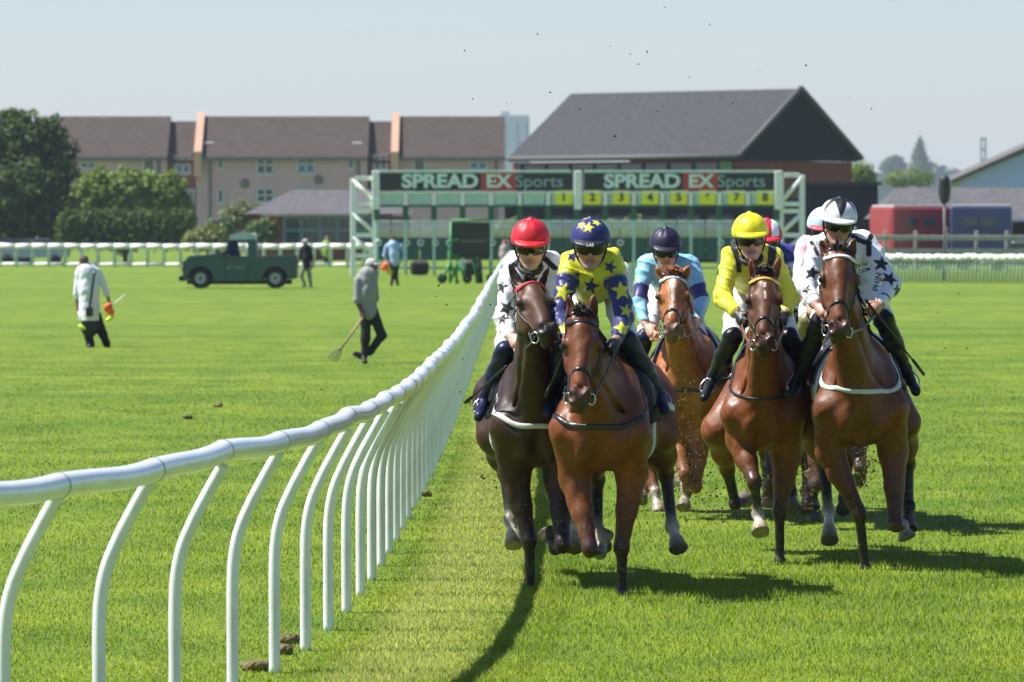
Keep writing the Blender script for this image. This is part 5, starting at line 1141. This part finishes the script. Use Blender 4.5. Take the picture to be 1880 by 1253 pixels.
def hip(name, label, d, x0, x1, yr, ye, r0, r1, wallm, depth=9):
    r = empty(name, (X_((x0+x1)/2, d), d, 0), label=label, cat='building'); ox = X_((x0+x1)/2, d); x = lambda p: X_(p, d)-ox; e, a = Z_(ye, d), Z_(yr, d+depth/2)
    v = [(x(x0), -.5, e), (x(x1), -.5, e), (x(x1), depth+.5, e), (x(x0), depth+.5, e), (x(r0), depth/2, a), (x(r1), depth/2, a)]
    MB().add(v, [(0, 1, 5, 4), (1, 2, 5), (2, 3, 4, 5), (3, 0, 4), (0, 3, 2, 1)]).build('roof', mat('grey_slate', (.095, .093, .10), .85, .2, noise=(5, .38, (.5, .5, 2.5)), bump=(6, .5, (1, 1, 4))), r)
    MB().box((0, depth/2, (e-.15)/2), (x(x1)-.4, depth/2-.3, (e-.15)/2)).build('wall', wallm, r); return r, x, e
r_, x_, e_ = hip('pavilion', 'low brick pavilion with grey hipped roof and large dark windows left of the starting gate', 345, 448, 760, 349, 393, 532, 676, m_brick2)
z_ = lambda p: Z_(p, 345)
MB().box((x_(606), .12, (z_(400)+z_(446))/2), (86*.0345, .14, (z_(400)-z_(446))/2)).build('window', m_pane, r_)
f_ = MB()
for px in (522, 553, 588, 620, 655, 688): f_.box((x_(px), -.06, (z_(398)+z_(446))/2), (.10, .06, (z_(398)-z_(446))/2))
for py in (399, 423): f_.box((x_(606), -.10, z_(py)), (86*.0345, .04, .10))
f_.build('window_frame', mat('frame_blue_grey', (.13, .19, .22), .6), r_)
hip('stable_block', 'long low stable block with grey slate roof behind the horseboxes on the right', 305, 1606, 2000, 345, 402, 1655, 1950, m_tim)
def shed():
    d = 420; r = empty('pale_shed', (X_(1900, d), d, 0), label='pale blue gabled shed with dark roof edge at the right border', cat='building'); ox = X_(1900, d); x = lambda p: X_(p, d)-ox; z = lambda p: Z_(p, d)
    MB().prism([(x(1762), 0), (x(1762), z(331)), (x(1910), z(268)), (x(2058), z(331)), (x(2058), 0)], 0, 12).build('wall', mat('pale_blue_sheet', (.40, .45, .82), .6, noise=(.4, .05)), r)
    MB().prism([(x(1745), z(338)), (x(1745), z(331)), (x(1910), z(257)), (x(2075), z(331)), (x(2075), z(338)), (x(1910), z(265))], -.6, 12.5).build('roof', mat('shed_roof', (.10, .09, .085), .8), r)
shed()
def horsebox(label, d, x0, x1, yt, c, rz, L, Wd, vent=True, cabw=None):
    cx = X_((x0+x1)/2, d); r = empty('horsebox', (cx, d, 0), rz, label=label, cat='horsebox', group='horseboxes parked behind the wooden fence'); h = Z_(yt, d); m_ = mat('box_%d' % x0, c, .35, .5, noise=(1, .08), coat=.3)
    MB().box((0, 0, (h+.6)/2), (L/2, Wd/2, (h-.6)/2), 0, .08).build('body', m_, r); MB().box((0, 0, h+.05), (L/2-.1, Wd/2-.1, .06), 0, .03).build('roof', mat('box_roof', (.45, .42, .42), .5), r)
    for sx in (-L*.30, L*.30):
        for sy in (-1, 1): MB().lathe([(.001, -.12), (.3, -.12), (.42, -.06), (.42, .06), (.3, .12), (.001, .12)], 16, (sx, sy*(Wd/2-.15), .42), 1).build('wheel', MATS['tyre'], r)
    for a in (-.18, .12): MB().box((L*a, -Wd/2-.01, h-.75), (.35, .02, .20), 0, .01).build('window', m_pane, r)
    MB().box((-L/2-.01, 0, h*.55), (.02, Wd/2-.25, h*.32), 0, .01).build('ramp', m_, r)
horsebox('bright red horsebox behind the wooden fence at the right', 280, 1600, 1742, 381, (.28, .025, .032), math.radians(24), 3.4, 2.6)
horsebox('navy blue horsebox beside the red one behind the wooden fence', 278, 1742, 1862, 380, (.018, .032, .12), math.radians(-6), 3.1, 2.4)
def marker():
    d = 228; r = empty('marker_post', (X_(1734, d), d, 0), label='black padded marker on a post rising behind the right rail', cat='marker'); z = lambda p: Z_(p, d)
    V, F = sculpt([C((0, 0, z(332)), (0, 0, z(366)), .235, .20, .05), E((0, 0, z(350)), (.26, .16, .55), None, .05)], .03); link_mesh('padded_head', np_mesh('padded_head', V, F), mat('marker_black', (.010, .014, .012), .6), r)
    MB().tube([(0, 0, 0), (0, 0, z(366))], .05, 8).build('post', m_pipe, r)
marker()
def tower():
    d = 3300; r = empty('tower_block', (X_(946, d), d, 0), label='distant pale high rise tower beyond the end of the flats', cat='building'); z = lambda p: Z_(p, d); k = d/FPX; m_t = mat('tower_render', (.42, .44, .48), .8); m_t2 = mat('tower_dark', (.22, .24, .28), .8)
    MB().box((-2*k, 6, z(212)/2), (28*k, 6, z(212)/2)).build('wall', m_t, r)
    for a in (-20, 4, 22): MB().box((a*k, -.15, z(220)/2), (3*k, .2, z(220)/2-1)).build('window_strip', m_t2, r)
    MB().box((-18*k, 5, z(209)), (8*k, 3, 1.3)).build('roof_plant', m_t, r)
tower()
def mast():
    d = 2600; r = empty('bridge_tower', (X_(1805, d), d, 0), label='faint distant bridge tower on the right horizon', cat='tower'); z = lambda p: Z_(p, d)
    for s in (-1, 1): MB().box((s*1.0, 0, z(252)/2), (.45, .8, z(252)/2)).build('tower_leg', mat('far_steel', (.3, .3, .33), .7), r)
    for p in (256, 275, 295): MB().box((0, 0, z(p)), (.55, .6, .5)).build('cross_beam', MATS['far_steel'], r)
mast()
def car(label, d, px, L, c, rz=0.0):
    r = empty('parked_car', (X_(px, d), d, 0), rz, label=label, cat='car', group='cars parked beyond the far rail'); m_ = mat('car_%d' % px, c, .3, .5, coat=.6)
    s = L/4.2
    MB().prism([(a*s, b) for a, b in [(-2.1, .35), (-2.1, .75), (-1.9, .9), (-1.1, 1.0), (1.6, 1.0), (2.05, .9), (2.1, .4)]], -.85, .85).build('body', m_, r)
    MB().prism([(a*s, b) for a, b in [(-1.2, .98), (-.55, 1.40), (.9, 1.42), (1.6, .98)]], -.74, .74).build('cabin', m_pane, r)
    MB().prism([(a*s, b) for a, b in [(-.6, 1.405), (-.5, 1.45), (.85, 1.47), (.95, 1.425)]], -.72, .72).build('roof', m_, r)
    for a in (-1.3, 1.3):
        for q in (-1, 1): MB().lathe([(.001, -.1), (.25, -.1), (.32, 0), (.25, .1), (.001, .1)], 16, (a*s, q*.78, .32), 1).build('wheel', MATS['tyre'], r)
car('dark blue car half hidden under the big tree at the left edge', 318, 8, 4.0, (.03, .05, .16)); car('silver blue car parked beside the clipped hedge on the left', 316, 58, 4.4, (.30, .36, .48)); car('white car glimpsed between shrubs and the brick pavilion', 352, 432, 3.6, (.7, .68, .66)); car('white car with bright lamps at the right border behind the fence', 272, 1880, 4.2, (.7, .7, .7))
# ------------------------------------------------------------------ trees and shrubs
def leaf_mat(name, c, c2):
    m = bpy.data.materials.new(name); m.use_nodes = True; nt = m.node_tree; N = nt.nodes.new; L = nt.links.new; b = nt.nodes['Principled BSDF']; b.inputs['Roughness'].default_value = .55; b.inputs['Specular IOR Level'].default_value = .3
    a = N('ShaderNodeAttribute'); a.attribute_name = 'Col'; L(a.outputs['Color'], b.inputs['Base Color']); t = N('ShaderNodeBsdfTranslucent'); L(a.outputs['Color'], t.inputs[0]); x = N('ShaderNodeMixShader'); x.inputs[0].default_value = .3
    L(b.outputs[0], x.inputs[1]); L(t.outputs[0], x.inputs[2]); L(x.outputs[0], nt.nodes['Material Output'].inputs[0]); m['c'] = c; m['c2'] = c2; return m
m_bark = mat('bark', (.07, .055, .04), .9, noise=(4, .3), bump=(8, .6))
def foliage(blobs, n, size, c, c2, seed):
    rs = np.random.RandomState(seed); w = np.array([b[1][0]*b[1][1]*b[1][2] for b in blobs])**.67; ch = rs.choice(len(blobs), n, p=w/w.sum())
    cc = np.array([b[0] for b in blobs], float)[ch]; rr = np.array([b[1] for b in blobs], float)[ch]
    v = rs.normal(size=(n, 3)); v /= np.linalg.norm(v, axis=1, keepdims=True); rad = (1-.42*rs.rand(n)**1.6)*(1+.24*np.sin(v[:, 0]*7+ch)*np.sin(v[:, 2]*8+ch*2))
    p = cc+v*rr*rad[:, None]; p += rs.normal(size=(n, 3))*size*.5; ok = p[:, 2] > .05; p = p[ok]; v = v[ok]; n = len(p)
    nr = v*.8+rs.normal(size=(n, 3))*.7+np.array((0, 0, .35)); nr /= np.linalg.norm(nr, axis=1, keepdims=True); u = np.cross(nr, rs.normal(size=(n, 3))); u /= np.linalg.norm(u, axis=1, keepdims=True); t = np.cross(nr, u)
    s = size*(.55+.9*rs.rand(n))[:, None]; V = np.stack([p-u*s, p-t*s*.55, p+u*s, p+t*s*.55], 1).reshape(-1, 3); F = np.arange(4*n).reshape(-1, 4)
    k = rs.rand(n)[:, None]; col = np.array(c)*(1-k)+np.array(c2)*k; col *= (.75+.5*rs.rand(n))[:, None]
    return V, F, np.repeat(col, 4, 0)
LM = leaf_mat('leaf', 0, 0)
def tree(name, label, cat, d, px, blobs, n, size, c, c2, trunk=.25, group=None, seed=1):
    """blobs in picture pixels: (px, py, rx, rz, depth factor)"""
    k = d/FPX; x0 = X_(px, d); r = empty(name, (x0, d, 0), label=label, cat=cat, group=group)
    B = [((X_(a, d)-x0, dy, Z_(b, d)), (rx*k, rx*k*f, rz*k)) for a, b, rx, rz, f, dy in blobs]
    V, F, col = foliage(B, n, size, c, c2, seed); link_mesh('crown', np_mesh('crown', V, F, smooth=False, col=col), LM, r)
    t = MB(); top = max(b[0][2] for b in B); tr = random.Random(seed)
    if trunk:
        t.tube([(0, 0, 0), (.05, 0, top*.35), (0, .1, top*.7), (.1, 0, top*.95)], [trunk, trunk*.8, trunk*.5, trunk*.1], 8)
        for b in B: t.tube(spline([(0, 0, top*.3*tr.random()+.3), (b[0][0]*.5, b[0][1]*.5, b[0][2]*.75), b[0]], 5), [trunk*.4, trunk*.35, trunk*.3, trunk*.2, trunk*.12, trunk*.05], 6)
        t.build('trunk', m_bark, r)
    return r
DG, DG2 = (.028, .070, .012), (.10, .155, .020); MG, MG2 = (.10, .19, .024), (.24, .32, .040)
tree('broadleaf_tree', 'big dark tree at the left edge of the picture', 'tree', 330, 40, [(45, 260, 60, 50, .9, 0), (-20, 300, 70, 75, .9, 0), (95, 300, 48, 62, .8, 0), (40, 340, 85, 60, .8, -1), (60, 395, 80, 55, .7, 0), (-30, 390, 70, 60, .8, 0), (88, 240, 28, 26, .8, -.5), (20, 222, 30, 22, .9, 0)], 26000, .16, DG, DG2, .45, seed=3)
tree('shrub_mass', 'rounded light green shrubs between the big tree and the flats', 'shrub', 335, 230, [(170, 365, 50, 52, .8, 1), (235, 350, 50, 42, .8, 1), (295, 358, 45, 42, .8, 1), (140, 390, 40, 40, .8, 1), (325, 385, 24, 34, .8, 1)], 15000, .14, MG, MG2, .15, seed=4)
tree('hedge', 'dense clipped hedge in front of the light green shrubs', 'hedge', 322, 230, [(120+i*15, 414+2*math.sin(i*1.7), 17, 29+2*math.sin(i*2.3), 1.2, 0) for i in range(16)]+[(120+i*15, 436, 17, 22, 1.2, 0) for i in range(16)], 24000, .10, (.034, .088, .012), (.105, .18, .018), .12, seed=5)
for i, (px, py, rx, rz, d, lb, cc) in enumerate([(380, 436, 40, 22, 312, 'yellow green bush behind the white rail above the hood of the pickup', (.085, .10, .02)), (400, 420, 24, 18, 330, 'grey green bush beside the white car', (.06, .10, .05)), (480, 425, 28, 22, 325, 'bush against the brick pavilion above the pickup bed', (.055, .09, .025)), (440, 396, 34, 26, 352, 'pale bush growing left of the pavilion roof', (.09, .11, .04)),
                                                 (1580, 322, 26, 24, 420, 'bright green bush beside the brick corner of the clubhouse', (.09, .13, .02)), (1668, 326, 44, 17, 520, 'wide green bush showing over the stable roof', (.085, .12, .03)), (940, 425, 40, 24, 300, 'yellow green bush seen behind the open stalls at the rail end', (.085, .11, .02)), (1150, 424, 70, 26, 300, 'wide bush seen through the stall grilles above the blue rider', (.07, .10, .025)), (1390, 428, 40, 20, 300, 'bush seen through the stalls behind the yellow cap', (.05, .085, .03))]):
    tree('bush', lb, 'bush', d, px, [(px, py, rx, rz, .8, 0), (px-rx*.5, py+rz*.35, rx*.6, rz*.8, .8, 0), (px+rx*.5, py+rz*.3, rx*.6, rz*.75, .8, 0)], 2600, .12, tuple(v*1.4 for v in cc), tuple(v*2.4 for v in cc), .06, 'bushes around the course', seed=20+i)
tree('conifer_tree', 'tall narrow tree fading blue on the right horizon', 'tree', 2500, 1689, [(1689, 268, 7, 12, 1, 0), (1688, 288, 13, 18, 1, 0), (1690, 312, 20, 22, 1, 0), (1689, 258, 3, 6, 1, 0)], 3500, .65, DG, DG2, .5, seed=40)
tree('round_tree', 'rounded tree fading blue left of the tall narrow one', 'tree', 2700, 1640, [(1640, 300, 18, 13, 1, 0), (1630, 308, 14, 12, 1, 0), (1650, 309, 15, 12, 1, 0)], 2500, .75, DG, DG2, .5, seed=41)
def far_wood(name, d, x0, x1, y, amp, n, c, seed):
    rs = random.Random(seed); k = d/FPX; x00 = X_((x0+x1)/2, d)
    B = [((X_(x0+(x1-x0)*rs.random(), d)-x00, rs.uniform(-80, 80), Z_(y+rs.uniform(0, 60), d)), (rs.uniform(14, 34)*k, 30, rs.uniform(.5, 1)*amp*k)) for _ in range(110)]
    V, F, col = foliage(B, n, d*.0005, c, tuple(v*1.6 for v in c), seed); tag(link_mesh(name, np_mesh(name, V, F, smooth=False, col=col), LM, None, (x00, d, 0)), 'hazy belt of far woodland along the horizon', 'woodland', kind='stuff')
far_wood('distant_wood', 2900, 900, 2150, 318, 24, 26000, (.03, .06, .03), 50)
def hills():
    n = 90; xs = np.linspace(-3000, 3000, n); V = []; F = []
    for i, x in enumerate(xs):
        h = 34+10*math.sin(x*.004+1)+6*math.sin(x*.013)+3*math.sin(x*.031)
        V += [(x, 4300, -1), (x, 4500, h*.9), (x, 4750, h*1.05), (x, 5150, -1)]
    for i in range(n-1):
        for j in range(3): F.append((i*4+j, (i+1)*4+j, (i+1)*4+j+1, i*4+j+1))
    tag(link_mesh('hills', np_mesh('hills', V, F), mat('hill_green', (.05, .08, .03), .95, noise=(.01, .4))), kind='structure')
hills()
# ------------------------------------------------------------------ flying turf, spray from the hooves, haze
cl = [(1303, 45), (1220, 14), (987, 63), (853, 93), (1120, 85), (1188, 95), (1266, 142), (1157, 100), (1325, 180), (1206, 205), (1172, 118), (868, 182), (1583, 315), (1643, 331), (955, 262), (905, 330), (1175, 388), (1065, 200), (1010, 170), (1395, 128), (1345, 190), (1420, 240), (1240, 330), (1080, 310), (1722, 575), (1735, 595), (1700, 560), (1760, 540), (1735, 640), (1775, 640), (845, 720), (862, 740), (850, 660), (820, 560), (800, 545), (885, 700), (840, 705), (895, 790), (870, 810), (575, 690), (590, 715), (805, 525), (1560, 180), (1010, 620), (900, 560), (880, 515), (1600, 200), (1480, 120), (1130, 250), (930, 190)]
m_clod = mat('wet_soil', (.045, .032, .018), .95, .1); cm = []
for j in range(4):
    rj = random.Random(j); b = [E((rj.uniform(-.4, .4), rj.uniform(-.3, .3), rj.uniform(-.4, .4)), (rj.uniform(.4, .8), rj.uniform(.4, .7), rj.uniform(.3, .6)), None, .3) for _ in range(4)]; V, F = sculpt(b, .12, disp=lambda X: .08*np.sin(X[:, 0]*9)*np.sin(X[:, 2]*11)); me = np_mesh('turf_clod', V, F); me.materials.append(m_clod); cm.append(me)
for i, (px, py) in enumerate(cl):
    o = bpy.data.objects.new('turf_clod', cm[i % 4]); COL.objects.link(o); o.location = tuple(P(px, py, rnd.uniform(36.5, 44))); s = rnd.uniform(.004, .009)*(1.3 if i % 5 == 0 else 1); o.scale = (s*rnd.uniform(.8, 1.6), s, s); o.rotation_euler = (rnd.uniform(0, 6), rnd.uniform(0, 6), rnd.uniform(0, 6))
    tag(o, 'small dark clod of turf thrown into the air by the hooves', 'turf clod', 'turf clods in the air')
def spray():
    rs = np.random.RandomState(5); V = []; F = []; col = []
    src = [(1265, 870, 44.2, 42, 75, 500), (1385, 880, 41.6, 26, 60, 420), (1480, 900, 42.5, 26, 50, 220), (1590, 850, 41.5, 22, 45, 260), (1260, 760, 43.6, 34, 90, 260), (1180, 905, 43, 30, 40, 120), (985, 930, 40, 40, 60, 90), (900, 850, 38, 30, 80, 50), (1290, 940, 43.5, 60, 40, 160)]
    for px, py, d, sx, sy, n in src:
        for _ in range(n):
            p = P(px+rs.normal()*sx*.55, py+rs.normal()*sy*.55, d+rs.normal()*.3)
            if p[2] < .03: continue
            g = rs.rand() < .42; s = (.004+.012*rs.rand()**2) if not g else .016*rs.rand()+.006
            a = rs.normal(size=3); a /= np.linalg.norm(a); b = nz(np.cross(a, rs.normal(size=3))); c = np.cross(a, b); w_ = .10 if g else .7; o = len(V)
            V += [p-a*s, p+b*s*w_, p+a*s, p-b*s*w_, p+c*s*w_, p-c*s*w_]; F += [(o, o+1, o+4), (o+1, o+2, o+4), (o+2, o+3, o+4), (o+3, o, o+4), (o+1, o, o+5), (o+2, o+1, o+5), (o+3, o+2, o+5), (o, o+3, o+5)]
            col += [((.30, .30, .10) if rs.rand() < .5 else (.20, .26, .05)) if g else (.05+.05*rs.rand(), .035, .018)]*6
    me = np_mesh('turf_spray', V, F, smooth=False, col=col); tag(link_mesh('turf_spray', me, mat('turf_bits', rough=.9, spec=.1, attr='Col')), 'spray of soil crumbs and cut grass thrown up behind the hooves', 'turf spray', kind='stuff')
spray()
def haze(density):
    m = bpy.data.materials.new('haze'); m.use_nodes = True; nt = m.node_tree; nt.nodes.remove(nt.nodes['Principled BSDF']); v = nt.nodes.new('ShaderNodeVolumePrincipled'); v.inputs['Color'].default_value = (.72, .86, 1, 1); v.inputs['Density'].default_value = density; v.inputs['Anisotropy'].default_value = .2
    nt.links.new(v.outputs[0], nt.nodes['Material Output'].inputs['Volume']); b = MB().box((0, 2600, 34.5), (3400, 2720, 35.5)); tag(b.build('haze', m), kind='stuff')
haze(.00012)
